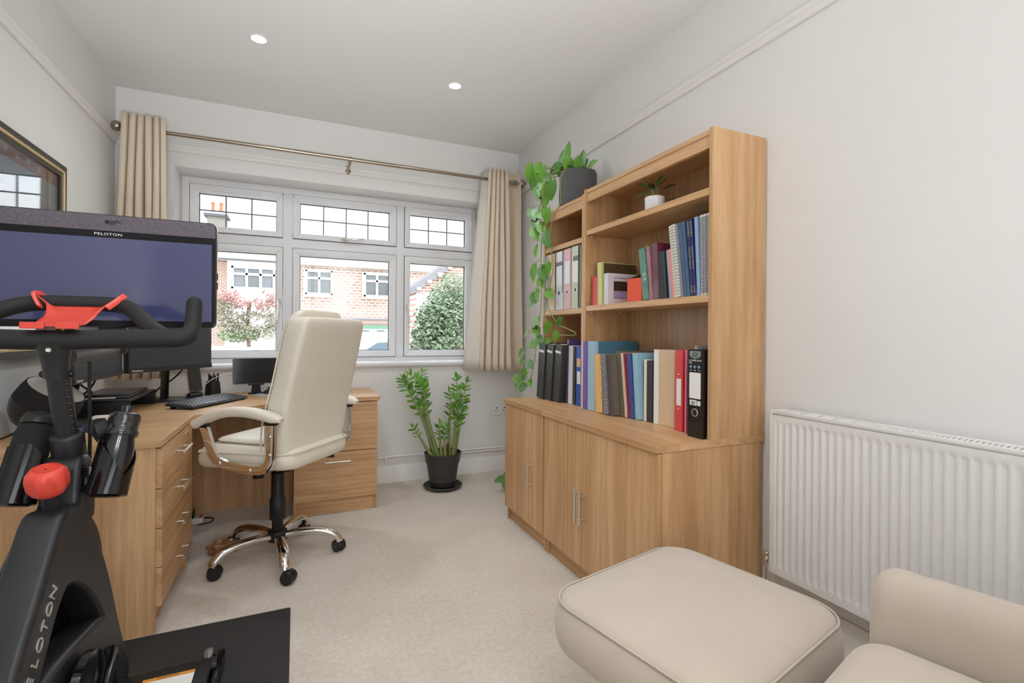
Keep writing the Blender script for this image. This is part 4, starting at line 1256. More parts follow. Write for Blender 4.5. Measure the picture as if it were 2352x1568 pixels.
MB().lathe([(0.006, -0.022), (0.030, -0.014), (0.031, 0.0), (0.028, 0.012), (0.014, 0.018)], kn, 20, (0.75, 0.35, 0.15)).build('clamp_knob', BLACK, eb, 50)
# --- frame: side-view outline with an opening, rounded over its width
FW = 0.040
outer = [(1.535, 0.800), (1.580, 0.800), (1.580, 0.74), (1.566, 0.695), (1.562, 0.655), (1.600, 0.595), (1.662, 0.525), (1.708, 0.45), (1.742, 0.385), (1.782, 0.30), (1.85, 0.17), (1.905, 0.065), (1.84, 0.05), (1.775, 0.155), (1.735, 0.235), (1.66, 0.262), (1.52, 0.280), (1.38, 0.300), (1.27, 0.300), (1.17, 0.20), (1.06, 0.06), (0.97, 0.06), (1.075, 0.24), (1.222, 0.455), (1.325, 0.575), (1.392, 0.655), (1.425, 0.693), (1.448, 0.705), (1.495, 0.700), (1.520, 0.72)]
hole = [(1.290, 0.372), (1.345, 0.460), (1.410, 0.530), (1.47, 0.548), (1.55, 0.505), (1.615, 0.450), (1.672, 0.378), (1.690, 0.340), (1.62, 0.348), (1.50, 0.365), (1.38, 0.376)]
cu = bpy.data.curves.new('frame_outline', 'CURVE')
cu.dimensions = '2D'
cu.fill_mode = 'BOTH'
for pts in (outer, hole):
    q = smooth_path([(a, b, 0) for a, b in pts], 4, True)
    spn = cu.splines.new('POLY')
    spn.points.add(len(q) - 1)
    for i, p in enumerate(q):
        spn.points[i].co = (p.x, p.y, 0, 1)
    spn.use_cyclic_u = True
cu.extrude = FW - 0.014
cu.bevel_depth = 0.014
cu.bevel_resolution = 3
tmp = bpy.data.objects.new('frame_src', cu)
COL.objects.link(tmp)
me = bpy.data.meshes.new_from_object(tmp.evaluated_get(bpy.context.evaluated_depsgraph_get()))
bpy.data.objects.remove(tmp); bpy.data.curves.remove(cu)
me.transform(Matrix.Translation(-ORIG[eb.name]) @ Matrix(((0, 0, 1, BX), (1, 0, 0, 0), (0, 1, 0, 0), (0, 0, 0, 1))))
me.materials.clear(); me.materials.append(SATIN)
me.polygons.foreach_set('use_smooth', [True] * len(me.polygons))
me.set_sharp_from_angle(angle=math.radians(50))
me.name = 'frame'
fo = bpy.data.objects.new('frame', me)
COL.objects.link(fo); fo.parent = eb; ORIG[fo.name] = ORIG[eb.name]
# head shell over the top of the frame
MB().lathe([(0.044, -0.10), (0.048, -0.05), (0.046, 0.0), (0.038, 0.045), (0.034, 0.05)], (BX, 1.565, 0.755), 24, (0, -0.22, 1)).build('head_tube', SATIN, eb, 50)
# lettering on the right flank of the main tube
for i, chh in enumerate('PELOTON'):
    t = (i - 1) / 5.0
    y, z = 1.268 + (1.372 - 1.268) * t, 0.432 + (0.562 - 0.432) * t
    d = V((0, 0.63, 0.777))
    text('frame_lettering', chh, M('silver_badge', (206, 202, 196), 0.3, 0.55), eb, frame_m((BX + FW + 0.0005, y, z), d, (0, -0.777, 0.63)), 0.040, 0.0012, 1.0)
# seam strip along the top of the tube
MB().tube(smooth_path([(BX - 0.004, 1.075, 0.243), (BX - 0.004, 1.222, 0.459), (BX - 0.004, 1.325, 0.578), (BX - 0.004, 1.392, 0.658), (BX - 0.004, 1.422, 0.692)], 5), 0.003, 6).build('cover_seam', BLACK, eb, 60)
# --- flywheel with its shroud
MB().lathe([(0.05, -0.030), (0.190, -0.026), (0.205, -0.014), (0.205, 0.014), (0.190, 0.026), (0.05, 0.030)], (BX - 0.056, 1.640, 0.415), 48, (1, 0, 0)).build('flywheel', BLACKG, eb, 40)
sh_ = [V((0, 1.640 + 0.222 * math.cos(a * PI / 24), 0.415 + 0.222 * math.sin(a * PI / 24))) for a in range(-2, 26)]
rg = [[p + V((BX - 0.056 + dx, dr * (p.y - 1.640) / 0.222, dr * (p.z - 0.415) / 0.222)) for dx, dr in ((-0.040, -0.06), (-0.042, 0.0), (-0.034, 0.010), (0.034, 0.010), (0.040, 0.0), (0.038, -0.03), (0.034, -0.028), (0.034, -0.004), (-0.036, -0.004), (-0.036, -0.058))] for p in sh_]
loft(MB(), rg).build('flywheel_shroud', SATIN, eb, 50)
# --- resistance knob
kb = V((BX + 0.004, 1.458, 0.738)); kax = V((0, -0.33, 1)).normalized()
MB().lathe([(0.032, -0.105), (0.032, -0.085), (0.026, -0.08), (0.016, -0.078), (0.013, -0.03)], kb + kax * 0.055, 20, kax).build('knob_spindle', BLACK, eb, 50)
kseg = 42
rot = V((0, 0, 1)).rotation_difference(kax).to_matrix()
def knob(u, v):
    prof3 = [(0.002, -0.034), (0.020, -0.035), (0.031, -0.028), (0.038, -0.013), (0.039, 0.006), (0.036, 0.021), (0.028, 0.030), (0.021, 0.032), (0.0205, 0.030), (0.002, 0.030)]
    r, z = prof3[int(round(v * 9))]
    a = 2 * PI * u
    k_ = 0.5 + 0.5 * math.cos(6 * a)
    if 0.025 < r: r -= 0.016 * max(0, k_ - 0.4) * max(0.0, 1.0 - abs(z + 0.004) / 0.03)
    return kb + kax * 0.055 + rot @ V((r * math.cos(a), r * math.sin(a), z))
MB().grid(knob, kseg, 9).build('resistance_knob', RED, eb, 60)
# --- front stabiliser, feet, transport wheel
MB().tube([(BX - 0.29, 1.845, 0.045), (BX + 0.29, 1.845, 0.045)], 0.026, 16).build('front_stabiliser', BLACKG, eb, 50)
MB().tube([(BX - 0.27, 1.0, 0.045), (BX + 0.27, 1.0, 0.045)], 0.026, 16).build('rear_stabiliser', BLACKG, eb, 50)
for s in (-1, 1):
    MB().box((BX + s * 0.292 - 0.012, 1.72, 0.007), (BX + s * 0.292 + 0.012, 1.925, 0.052)).build('end_plate', BLACKG, eb, 40, 0.006)
    MB().box((BX + s * 0.268 - 0.03, 0.965, 0.007), (BX + s * 0.268 + 0.03, 1.035, 0.05)).build('foot', BLACK, eb, 40, 0.006)
    MB().lathe([(0.010, -0.013), (0.026, -0.012), (0.030, -0.005), (0.030, 0.005), (0.026, 0.012), (0.010, 0.013)], (BX + s * 0.258, 1.905, 0.040), 20, (1, 0, 0)).build('transport_wheel', M('smoky_wheel', (110, 104, 106), 0.25, var=0.1, coat=0.3), eb, 50)
    MB().box((BX + s * 0.258 - 0.020, 1.855, 0.02), (BX + s * 0.258 + 0.020, 1.90, 0.055)).build('wheel_fork', BLACKG, eb, 40, 0.004)
MB().box((BX + 0.06, 1.70, 0.050), (BX + 0.275, 1.852, 0.071)).build('stabiliser_top', BLACK, eb, 40, 0.005)
lb = MB().box((BX + 0.10, 1.715, 0.0705), (BX + 0.235, 1.800, 0.0718)).build('warning_label', PAPER, eb)
MB().box((BX + 0.10, 1.790, 0.0719), (BX + 0.235, 1.805, 0.0724)).build('label_band', M('orange_print', (226, 150, 60), 0.6), lb)
text('label_lettering', 'WARNING', BLACK, lb, frame_m((BX + 0.165, 1.7975, 0.0726), (1, 0, 0), (0, 1, 0)), 0.012, 0.0002)
# --- crank cover, pedal and seat post side (low, partly out of view)
MB().lathe([(0.02, 0.0), (0.105, 0.006), (0.115, 0.018), (0.112, 0.034), (0.02, 0.040)], (BX + FW, 1.47, 0.245), 32, (1, 0, 0)).build('crank_cover', BLACKG, eb, 40)
MB().prism([(1.34, 0.10), (1.37, 0.09), (1.60, 0.275), (1.585, 0.315)], 'x', BX + FW + 0.042, BX + FW + 0.056).build('crank_arm', BLACKG, eb, 40, 0.004)
MB().box((BX + FW + 0.058, 1.30, 0.085), (BX + FW + 0.150, 1.395, 0.113)).build('pedal', BLACKG, eb, 40, 0.006)
MB().tube([(BX, 1.13, 0.35), (BX, 0.98, 0.78)], 0.026, 16).build('seat_post', SATIN, eb, 50)
MB().prism([(0.80, 0.80), (1.08, 0.80), (1.10, 0.83), (0.98, 0.85), (0.80, 0.86)], 'x', BX - 0.06, BX + 0.06).build('saddle', BLACK, eb, 40, 0.02, 3)
# --- bottle cages on both sides of the head, with a bottle in each
for s in (-1, 1):
    c0 = V((BX + s * 0.088, 1.520, 0.722))
    axb = V((0.10, 0.37, 0.92)).normalized()
    cg = [V((c0.x + 0.0, c0.y, c0.z))]
    q = V((0, 0, 1)).rotation_difference(axb).to_matrix()
    vs = []
    rgs = []
    for k in range(-8, 9):
        a = -PI / 2 + (PI / 2 if s > 0 else -PI / 2) * 0.0 + k * PI / 10 + (0.9 if s > 0 else PI - 0.9) - 0.0
        hgt = 0.135 if abs(k) > 5 else 0.045 + 0.016 * abs(k)
        base = V((0.043 * math.cos(a), 0.043 * math.sin(a), 0))
        rgs.append([c0 + q @ (base + V((0, 0, 0))), c0 + q @ (base + V((0, 0, hgt))), c0 + q @ (base * 0.95 + V((0, 0, hgt))), c0 + q @ (base * 0.95)])
    loft(MB(), rgs).build('bottle_cage', BLACKG, eb, 40)
    MB().lathe([(0.002, -0.004), (0.030, -0.004), (0.043, 0.004), (0.043, 0.016), (0.040, 0.016), (0.040, 0.006), (0.002, 0.004)], c0, 24, axb, False, False).build('cage_floor', BLACKG, eb, 40)
    MB().box((min(BX + s * 0.036, BX + s * 0.060), 1.52, 0.735), (max(BX + s * 0.036, BX + s * 0.060), 1.56, 0.80)).build('cage_bracket', BLACKG, eb, 40, 0.004)
    if s > 0:
        bt = thing('water_bottle', 'glossy black drinks bottle in the right-hand cage of the bike', 'bottle', c0)
        MB().lathe([(0.004, 0.005), (0.034, 0.006), (0.037, 0.014), (0.037, 0.085), (0.036, 0.115), (0.031, 0.140), (0.031, 0.150)], c0, 28, axb).build('body', M('carbon_sleeve', (22, 22, 24), 0.18, var=0.3, scale=1, stretch=(600, 600, 600), coat=0.4), bt, 50)
        MB().lathe([(0.036, 0.148), (0.037, 0.156), (0.033, 0.166), (0.0335, 0.185), (0.035, 0.187), (0.034, 0.202), (0.026, 0.207), (0.011, 0.208)], c0, 28, axb).build('cap', M('smoked_clear_plastic', (40, 40, 42), 0.1, var=0.1, coat=0.5), bt, 50)
        MB().lathe([(0.011, 0.207), (0.011, 0.216), (0.013, 0.219), (0.012, 0.226), (0.005, 0.229)], c0, 20, axb).build('spout', M('smoked_clear_plastic', (40, 40, 42), 0.1), bt, 50)
    else:
        bt = thing('water_bottle', 'matt black sleeved bottle in the left-hand cage of the bike', 'bottle', c0)
        MB().lathe([(0.004, 0.005), (0.033, 0.006), (0.037, 0.014), (0.038, 0.10), (0.037, 0.165), (0.033, 0.186)], c0, 28, axb).build('body', M('black_neoprene', (20, 20, 23), 0.8, var=0.1), bt, 50)
        MB().lathe([(0.034, 0.190), (0.034, 0.202), (0.027, 0.216), (0.010, 0.221)], c0, 28, axb).build('cap', SATIN, bt, 50)

# ================================================================== things on the desk
MON = M('monitor_black', (30, 32, 36), 0.45, var=0.06)
MSC = M('monitor_screen_off', (52, 58, 64), 0.3, var=0.03, spec=0.5)
def monitor(label, a, b, z0, h, stand, tilt=0.0):
    """a->b: bottom edge left to right as seen from the front"""
    a, b = V(a), V(b)
    d = (b - a).normalized(); nrm = V((d.y, -d.x, 0)); wv = (b - a).length
    c = (a + b) / 2
    t = thing('monitor', label, 'monitor', (stand[0], stand[1], ZD))
    def slab(name, x0, x1, z_0, z_1, o0_, o1_, mat, par, bev=0.002):
        m = MB()
        m.box((x0, -o1_, z_0), (x1, -o0_, z_1))
        m.xf(frame_m((a.x, a.y, z0), d, (-nrm)))
        return m.build(name, mat, par, 0, bev)
    body = slab('housing', 0, wv, 0, h, -0.030, 0.0, MON, t, 0.004)
    slab('screen', 0.005, wv - 0.005, 0.024, h - 0.006, 0.0, 0.0012, MSC, body, 0)
    slab('chin', 0.0, wv, 0.0, 0.021, 0.0, 0.003, MON, body, 0.001)
    text('brand_lettering', 'ThinkVision', PAPER, body, frame_m(a + d * 0.045 + nrm * 0.0034 + V((0, 0, z0 + 0.0105)), d, (0, 0, 1)), 0.013, 0.0002)
    s = V((stand[0], stand[1], ZD))
    MB().lathe([(0.12, 0.0), (0.12, 0.006), (0.116, 0.009), (0.03, 0.012)], s, 36).build('stand_base', MON, t, 40)
    top_ = c - nrm * 0.045 + V((0, 0, z0 + 0.17))
    st = MB()
    pts2 = [s + V((0, 0, 0.008)), s.lerp(top_, 0.12) + V((0, 0, 0.05)), top_]
    st.tube(smooth_path(pts2, 5), [(0.012, 0.034)] * 11, 12)
    st.build('stand_neck', MON, t, 50)
    MB().sphere(top_ + nrm * 0.012, (0.045, 0.045, 0.05), 12, 8).build('mount', MON, t, 60)
    return t
monitor('black monitor facing the chair from the corner of the desk', (-0.742, 2.905, 0), (-0.455, 3.335, 0), 0.926, 0.335, (-0.715, 3.485))
monitor('black monitor along the left wall behind the bike screen', (-0.770, 2.360, 0), (-0.760, 2.885, 0), 0.926, 0.335, (-0.905, 2.70))

rs = thing('monitor_riser', 'black two-legged riser on the desk under a closed laptop', 'riser', (-0.83, 3.12, ZD))
CARB = M('carbon_weave', (26, 26, 30), 0.3, var=0.5, scale=1, stretch=(260, 260, 260))
rx0, rx1, ry0, ry1, rz = -0.935, -0.727, 2.872, 3.345, ZD + 0.082
MB().box((rx0, ry0, rz - 0.014), (rx1, ry1, rz)).build('top', CARB, rs, 40, 0.004)
for y0 in (ry0, ry1 - 0.016):
    MB().box((rx0, y0, ZD), (rx1, y0 + 0.016, rz - 0.012)).build('leg', BLACK, rs, 40, 0.002)
lp = thing('laptop', 'closed dark grey laptop resting on the riser', 'laptop', (-0.83, 3.10, rz))
MB().box((-0.940, 2.925, rz + 0.002), (-0.745, 3.255, rz + 0.012)).build('base', M('laptop_grey', (92, 92, 96), 0.35, 0.4), lp, 40, 0.003)
MB().box((-0.940, 2.925, rz + 0.0135), (-0.743, 3.255, rz + 0.020)).build('lid', M('laptop_lid', (62, 62, 66), 0.4, 0.4), lp, 40, 0.003)
pn = thing('pen', 'silver pen lying at the front of the riser', 'pen', (-0.86, 2.888, rz))
MB().tube([(-0.90, 2.886, rz + 0.005), (-0.79, 2.905, rz + 0.005)], 0.0042, 8).build('barrel', STEEL, pn, 50)
MB().tube([(-0.79, 2.905, rz + 0.005), (-0.775, 2.9075, rz + 0.005)], [0.0042, 0.001], 8).build('tip', BLACK, pn, 50)

# smart speaker: rounded bowl with a tilted flat top
sk_ = thing('smart_speaker', 'rounded black smart speaker with tilted pale top on the desk', 'speaker', (-0.925, 2.52, ZD))
sax = V((0.52, -0.12, 0.84)).normalized()
sc0 = V((-0.915, 2.525, ZD + 0.105))
MB().lathe([(0.004, -0.103), (0.035, -0.098), (0.070, -0.078), (0.095, -0.045), (0.106, -0.008), (0.107, 0.010)], sc0, 40, sax).build('body', M('speaker_gloss', (30, 28, 28), 0.16, var=0.05), sk_, 60)
MB().lathe([(0.107, 0.010), (0.104, 0.05), (0.098, 0.078), (0.094, 0.080)], sc0, 40, sax, False, False).build('fabric_band', M('speaker_fabric', (26, 24, 24), 0.8, var=0.2, scale=300), sk_, 60)
MB().lathe([(0.095, 0.0785), (0.09, 0.0795), (0.002, 0.0795)], sc0, 40, sax).build('top_plate', M('pale_grey_top', (196, 190, 184), 0.4), sk_, 60)
MB().tube(smooth_path([(-0.98, 2.50, ZD + 0.02), (-1.00, 2.44, ZD + 0.004), (-1.025, 2.30, ZD + 0.004)], 5), 0.0028, 6).build('cable', BLACK, sk_, 60)

# small things half hidden behind the bike
nb = thing('notebook', 'navy notebook under a small cream box on the desk', 'notebook', (-0.735, 2.52, ZD))
MB().box((-0.80, 2.47, ZD), (-0.69, 2.60, ZD + 0.018)).build('cover', M('navy_cloth', (48, 58, 96), 0.7), nb, 0, 0.002)
MB().box((-0.797, 2.473, ZD + 0.004), (-0.686, 2.597, ZD + 0.014)).build('pages', PAGES, nb)
bx = thing('small_box', 'small cream lidded box on top of the navy notebook', 'box', (-0.735, 2.53, ZD + 0.018))
MB().box((-0.765, 2.505, ZD + 0.018), (-0.708, 2.560, ZD + 0.040)).build('base', M('tan_card', (206, 170, 122), 0.7), bx, 0, 0.002)
MB().box((-0.767, 2.503, ZD + 0.040), (-0.706, 2.562, ZD + 0.056)).build('lid', M('cream_card', (230, 224, 210), 0.6), bx, 40, 0.006)

# keyboard
KB0 = V((-0.490, 2.985, ZD)); ku = V((0.494, 0.869, 0)).normalized(); kv = V((-ku.y, ku.x, 0))
kbm = frame_m(KB0, ku, kv)
ky = thing('keyboard', 'black computer keyboard angled across the desk', 'keyboard', KB0)
KBW, KBD = 0.455, 0.158
MB().prism([(0.0, 0.006), (0.0, 0.014), (KBD, 0.030), (KBD, 0.016)], 'x', 0.0, KBW).xf(kbm).build('case', DARK, ky, 40, 0.004)
kk = MB()
KEY = M('key_grey', (66, 68, 74), 0.32, var=0.06)
for r in range(6):
    n = 19
    x = 0.010
    for c in range(n):
        wv = 0.0195
        if r == 0 and c in (4, 5, 6, 7, 8): 
            if c != 4:
                x += 0.0228; continue
            wv = 0.0195 + 4 * 0.0228
        if c in (13, 16) : x += 0.003
        y0 = 0.008 + r * 0.0245 + (0.004 if r == 5 else 0)
        zz = 0.014 + y0 * 0.10
        m = MB().box((x, y0, zz), (x + wv, y0 + 0.0195, zz + 0.006))
        for i in range(4, 8):
            p = m.v[i]
            p.x += 0.002 if i in (4, 7) else -0.002
            p.y += 0.002 if i in (4, 5) else -0.003
            p.z += 0.002 if i in (6, 7) else 0
        kk.v += m.v; kk.f += [[q + len(kk.v) - 8 for q in f] for f in m.f]
        x += 0.0228 if wv < 0.03 else 0.0228
kk.xf(kbm).build('keys', KEY, ky, kind='stuff')
for sx in (0.03, KBW - 0.03):
    MB().box((sx - 0.012, KBD - 0.03, 0.0), (sx + 0.012, KBD - 0.015, 0.017)).xf(kbm).build('foot', BLACK, ky)
    MB().box((sx - 0.012, 0.01, 0.0), (sx + 0.012, 0.022, 0.007)).xf(kbm).build('foot', BLACK, ky)

# phone on a stand
pt = V((-0.578, 3.565, ZD))
phs = thing('phone_stand', 'small black phone stand on the desk', 'phone stand', pt)
pm = frame_m(pt, V((0.90, 0.44, 0)), V((-0.44, 0.90, 0)))
MB().prism([(-0.045, 0.0), (0.045, 0.0), (0.045, 0.008), (-0.010, 0.034), (-0.034, 0.034), (-0.045, 0.02)], 'x', -0.036, 0.036).xf(pm).build('base', BLACK, phs, 40, 0.003)
MB().prism([(-0.020, 0.030), (0.020, 0.125), (0.026, 0.122), (-0.010, 0.028)], 'x', -0.022, 0.022).xf(pm).build('back_plate', BLACK, phs, 40, 0.002)
mp = thing('mobile_phone', 'dark smartphone leaning on the phone stand', 'phone', pt + V((0, 0, 0.04)))
m = MB().add([(x, -0.004, z) for x, z in rrect(0.073, 0.150, 0.010, 4)] + [(x, 0.005, z) for x, z in rrect(0.073, 0.150, 0.010, 4)], [list(range(20))[::-1], list(range(20, 40))] + [[i, (i + 1) % 20, 20 + (i + 1) % 20, 20 + i] for i in range(20)])
tm = pm @ Matrix.Translation((0, -0.006, 0.110)) @ Matrix.Rotation(-0.36, 4, 'X')
m.xf(tm).build('case', M('bronze_phone_edge', (120, 104, 72), 0.3, 0.6), mp, 40)
MB().prism(rrect(0.067, 0.144, 0.008, 4), 'z', -0.0002, 0.0002).xf(tm @ Matrix.Translation((0, -0.0043, 0)) @ Matrix.Rotation(PI / 2, 4, 'X')).build('screen', M('phone_glass', (30, 30, 26), 0.1, var=0.05), mp)

# pen pot with pens
pc = V((-0.492, 3.665, ZD))
pp_ = thing('pen_pot', 'black tapered pen pot beside the phone stand', 'pen pot', pc)
MB().lathe([(0.046, 0.0), (0.046, 0.004), (0.040, 0.075), (0.036, 0.090), (0.033, 0.090), (0.036, 0.075), (0.041, 0.006), (0.004, 0.006)], pc, 24, cap1=True).build('pot', BLACK, pp_, 50)
for k, (dx, dy, lean, tipc) in enumerate([(-0.018, 0, (-0.04, 0.05), 'd'), (-0.006, -0.012, (0.0, 0.03), 'p'), (0.008, -0.006, (0.05, 0.0), 'p'), (0.018, 0.008, (0.06, 0.05), 'd'), (0.0, 0.014, (0.02, 0.08), 'd'), (-0.012, 0.012, (-0.03, 0.07), 'p'), (0.020, -0.010, (0.09, -0.01), 'd')]):
    pe = thing('felt_pen', 'black felt pen with pale pink cap standing in the pen pot' if tipc == 'p' else 'black felt pen with dark cap standing in the pen pot', 'pen', pc + V((dx, dy, 0.008)), group='felt pens in the pen pot')
    b0 = pc + V((dx, dy, 0.008)); dr = V((lean[0], lean[1], 1)).normalized()
    MB().tube([b0, b0 + dr * 0.118], 0.0048, 8).build('barrel', BLACK, pe, 50)
    MB().tube([b0 + dr * 0.118, b0 + dr * 0.132], [0.0050, 0.0042], 8).build('cap', M('pale_pink_cap', (214, 176, 178), 0.4) if tipc == 'p' else DARK, pe, 50)

# tablet on a stand
tb = thing('tablet', 'dark tablet propped on a small stand beside the mouse', 'tablet', (-0.245, 3.655, ZD))
tc0 = V((-0.245, 3.635, 0)); tx = V((0.985, 0.17, 0)); 
tmx = frame_m((tc0.x, tc0.y, 0.878), tx, V((-0.17, 0.985, 0))) @ Matrix.Rotation(-0.10, 4, 'X')
q = rrect(0.266, 0.170, 0.010, 4)
MB().add([(x, -0.004, z) for x, z in q] + [(x, 0.005, z) for x, z in q], [list(range(20))[::-1], list(range(20, 40))] + [[i, (i + 1) % 20, 20 + (i + 1) % 20, 20 + i] for i in range(20)]).xf(tmx).build('case', M('tablet_grey', (120, 118, 122), 0.35, 0.5), tb, 40, 0.002)
MB().prism(rrect(0.258, 0.162, 0.008, 4), 'z', -0.0003, 0.0003).xf(tmx @ Matrix.Translation((0, -0.0044, 0)) @ Matrix.Rotation(PI / 2, 4, 'X')).build('screen', M('tablet_glass', (22, 22, 28), 0.15, var=0.03), tb)
MB().box((-0.045, -0.02, -0.094), (0.045, 0.012, -0.080)).xf(tmx).build('cradle', BLACK, tb, 40, 0.002)
MB().prism([(-0.03, ZD + 0.006), (0.03, ZD + 0.006), (0.022, ZD + 0.075), (-0.022, ZD + 0.075)], 'y', 3.640, 3.654).xf(Matrix.Translation((-0.243, 0, 0))).build('stem', BLACK, tb, 0, 0.002)
MB().box((-0.290, 3.615, ZD), (-0.196, 3.695, ZD + 0.007)).build('foot', BLACK, tb, 40, 0.003)
wc = thing('charging_cable', 'thin white charging cable from tablet to the phone stand', 'cable', (-0.45, 3.62, ZD))
MB().tube(smooth_path([(-0.385, 3.625, 0.865), (-0.42, 3.61, 0.862), (-0.47, 3.60, 0.842), (-0.525, 3.59, 0.80), (-0.56, 3.62, 0.745), (-0.64, 3.66, ZD + 0.003), (-0.80, 3.70, ZD + 0.003)], 6), 0.0022, 6).build('lead', WHITE, wc, 60)
MB().tube([(-0.388, 3.625, 0.866), (-0.37, 3.628, 0.867)], 0.004, 8).build('plug', WHITE, wc, 50)
mm = thing('mouse_mat', 'grey mouse mat behind the office chair', 'mouse mat', (-0.14, 3.56, ZD))
MB().prism([(-0.255, 3.50), (-0.215, 3.455), (-0.02, 3.47), (-0.005, 3.70), (-0.22, 3.71)], 'z', ZD, ZD + 0.004).build('pad', M('pale_mat', (178, 176, 170), 0.7, var=0.05), mm, 0, 0.001)
ms = thing('computer_mouse', 'dark green-black wireless mouse on the mouse mat', 'mouse', (-0.150, 3.60, ZD + 0.004))
def mfn(u, v):
    th, ph_ = PI / 2 * (1 - v), 2 * PI * u
    return V((-0.150 + 0.050 * math.sin(th) * math.cos(ph_), 3.60 + 0.034 * math.sin(th) * math.sin(ph_), ZD + 0.004 + 0.038 * math.cos(th) * (1 + 0.15 * math.cos(ph_))))
MB().grid(mfn, 20, 8).build('shell', M('mouse_shell', (34, 40, 36), 0.22, var=0.1, coat=0.3), ms, 60)
MB().lathe([(0.008, -0.003), (0.008, 0.003)], (-0.165, 3.60, ZD + 0.040), 12, (0, 1, 0)).build('scroll_wheel', DARK, ms, 50)
# monitor leads hanging behind the riser
for k, (pts2, lab) in enumerate([([(-0.86, 2.78, 1.0), (-0.90, 2.82, 0.90), (-0.88, 2.90, 0.84), (-0.95, 2.95, 0.80), (-0.99, 3.02, 0.735)], 'black monitor lead looping behind the riser to the wall'),
                                 ([(-0.84, 2.86, 1.0), (-0.88, 2.92, 0.88), (-0.94, 2.88, 0.80), (-0.99, 2.84, 0.735)], 'black monitor lead crossing behind the laptop'),
                                 ([(-0.62, 3.20, 1.0), (-0.60, 3.36, 0.93), (-0.66, 3.46, 0.86), (-0.74, 3.50, 0.80), (-0.80, 3.56, 0.735)], 'black monitor lead curving down in front of the curtain')]):
    cbl = thing('monitor_cable', lab, 'cable', (pts2[-1][0], pts2[-1][1], ZD))
    MB().tube(smooth_path(pts2, 6), 0.0045, 8).build('lead', BLACK, cbl, 60)

# ================================================================== books and files
def bm_(name, col, rough=0.6, **k): return M('cover_' + name, col, rough, **k)
def place(xf, y, z0, lean):
    """book frame: local x into the shelf, local y along the shelf, local z up; leaning about its foot"""
    return Matrix.Translation((xf, y, z0)) @ Matrix.Rotation(lean, 4, 'X')
def book(name, label, cat, y0, y1, xf, depth, z0, h, cover, pages=PAGES, lean=0.0, group=None, thick=0.002, hard=True, round_spine=False):
    """y0<y1 along the shelf at the foot"""
    t = y1 - y0
    if lean < 0:  # top goes towards +y: pivot on the far foot
        m = place(xf, y1, z0, lean) @ Matrix.Translation((0, -t, 0))
    elif lean > 0:
        m = place(xf, y0, z0, lean)
    else:
        m = place(xf, y0, z0, 0)
    o = thing(name, label, cat, (xf, (y0 + y1) / 2, z0), group=group)
    c = MB()
    k = min(thick, t * 0.3)
    c.box((0, 0, 0), (depth, k, h)).box((0, t - k, 0), (depth, t, h))
    if round_spine:
        pts = [(-0.006 * math.sin(PI * i / 8), t * i / 8) for i in range(9)] + [(0.003, t), (0.003, 0)]
        c.prism(pts, 'z', 0, h)
    else:
        c.box((0, 0, 0), (k * 1.2, t, h))
    cv = c.xf(m).build('cover', cover, o, 0, 0.0006)
    if pages:
        MB().box((k, k * 1.01, 0.003), (depth - 0.004, t - k * 1.01, h - 0.004)).xf(m).build('pages', pages, o)
    return o, m, t
def spine_text(o, m, t, h, body, mat, zc, size, down=True):
    fm = m @ frame_m((-0.0009, t / 2, zc), (0, 0, -1 if down else 1), (0, -1 if down else 1, 0))
    return text('spine_lettering', body, mat, o, fm, size, 0.0002)
def patch(o, m, name, mat, y0, y1, z0, z1, d=0.0010):
    return MB().box((-d, y0, z0), (0.0, y1, z1)).xf(m).build(name, mat, o)
def ringhole(o, m, yc, zc, r=0.013, metal=True):
    if metal:
        q = m @ V((0, yc, zc)); n_ = (m.to_3x3() @ V((-1, 0, 0)))
        MB().lathe([(r * 0.78, 0.0), (r * 0.82, 0.002), (r, 0.002), (r * 1.05, 0.0)], q, 20, n_, False, False).build('finger_ring', STEEL, o, 50)
    q = m @ V((0, yc, zc)); n_ = (m.to_3x3() @ V((-1, 0, 0)))
    MB().lathe([(r * 0.8, 0.0), (r * 0.8, 0.0009)], q, 20, n_).build('finger_hole', BLACK, o, 40)
def coil(o, m, t, h, mat, n, r=0.008, y=None, x=0.002):
    y = t / 2 if y is None else y
    k = MB()
    for i in range(n):
        z = 0.012 + (h - 0.024) * i / (n - 1)
        k.tube([(x + r * math.cos(a * PI / 4), y + (t * 0.55) * math.sin(a * PI / 4), z) for a in range(8)], 0.0011, 5, closed=True)
    return k.xf(m).build('wire_binding', mat, o, 60, kind='stuff')
CARD = dict(rough=0.5)
WIRE_S, WIRE_K = M('silver_wire', (190, 190, 192), 0.25, 1.0), M('black_wire', (26, 26, 28), 0.35)

# -- lever arch files on the middle shelf of the narrow bookcase
ZS = 1.278
def lever(label, y0, y1, xf, z0, h, col, label_col=(236, 236, 232), band=None, lean=0.0, group=None, hole_z=0.10, depth=0.25, lab=(0.42, 0.80), marbled=None, metal=True):
    cov = bm_(label[:18].replace(' ', '_'), col, 0.45, var=0.12 if marbled else 0.04, scale=25 if marbled else 40)
    o, m, t = book('lever_arch_file', label, 'file', y0, y1, xf, depth, z0, h, cov, PAGES, lean, group, 0.003)
    if label_col: patch(o, m, 'spine_label', M('label_%d_%d_%d' % label_col, label_col, 0.6, var=0.02), t * 0.12, t * 0.88, h * lab[0], h * lab[1])
    if band: patch(o, m, 'spine_band', M('band_%d_%d_%d' % band, band, 0.5), t * 0.05, t * 0.95, h * (lab[1] + 0.02), h * 0.985, 0.0012)
    ringhole(o, m, t / 2, hole_z, 0.013, metal)
    return o, m, t
G = 'files on the narrow bookcase shelf'
lever('teal-edged pale blue lever arch file at the window end of its shelf', 2.712, 2.740, 1.432, ZS, 0.345, (150, 196, 202), (206, 222, 232), (120, 178, 186), group=G, metal=False)
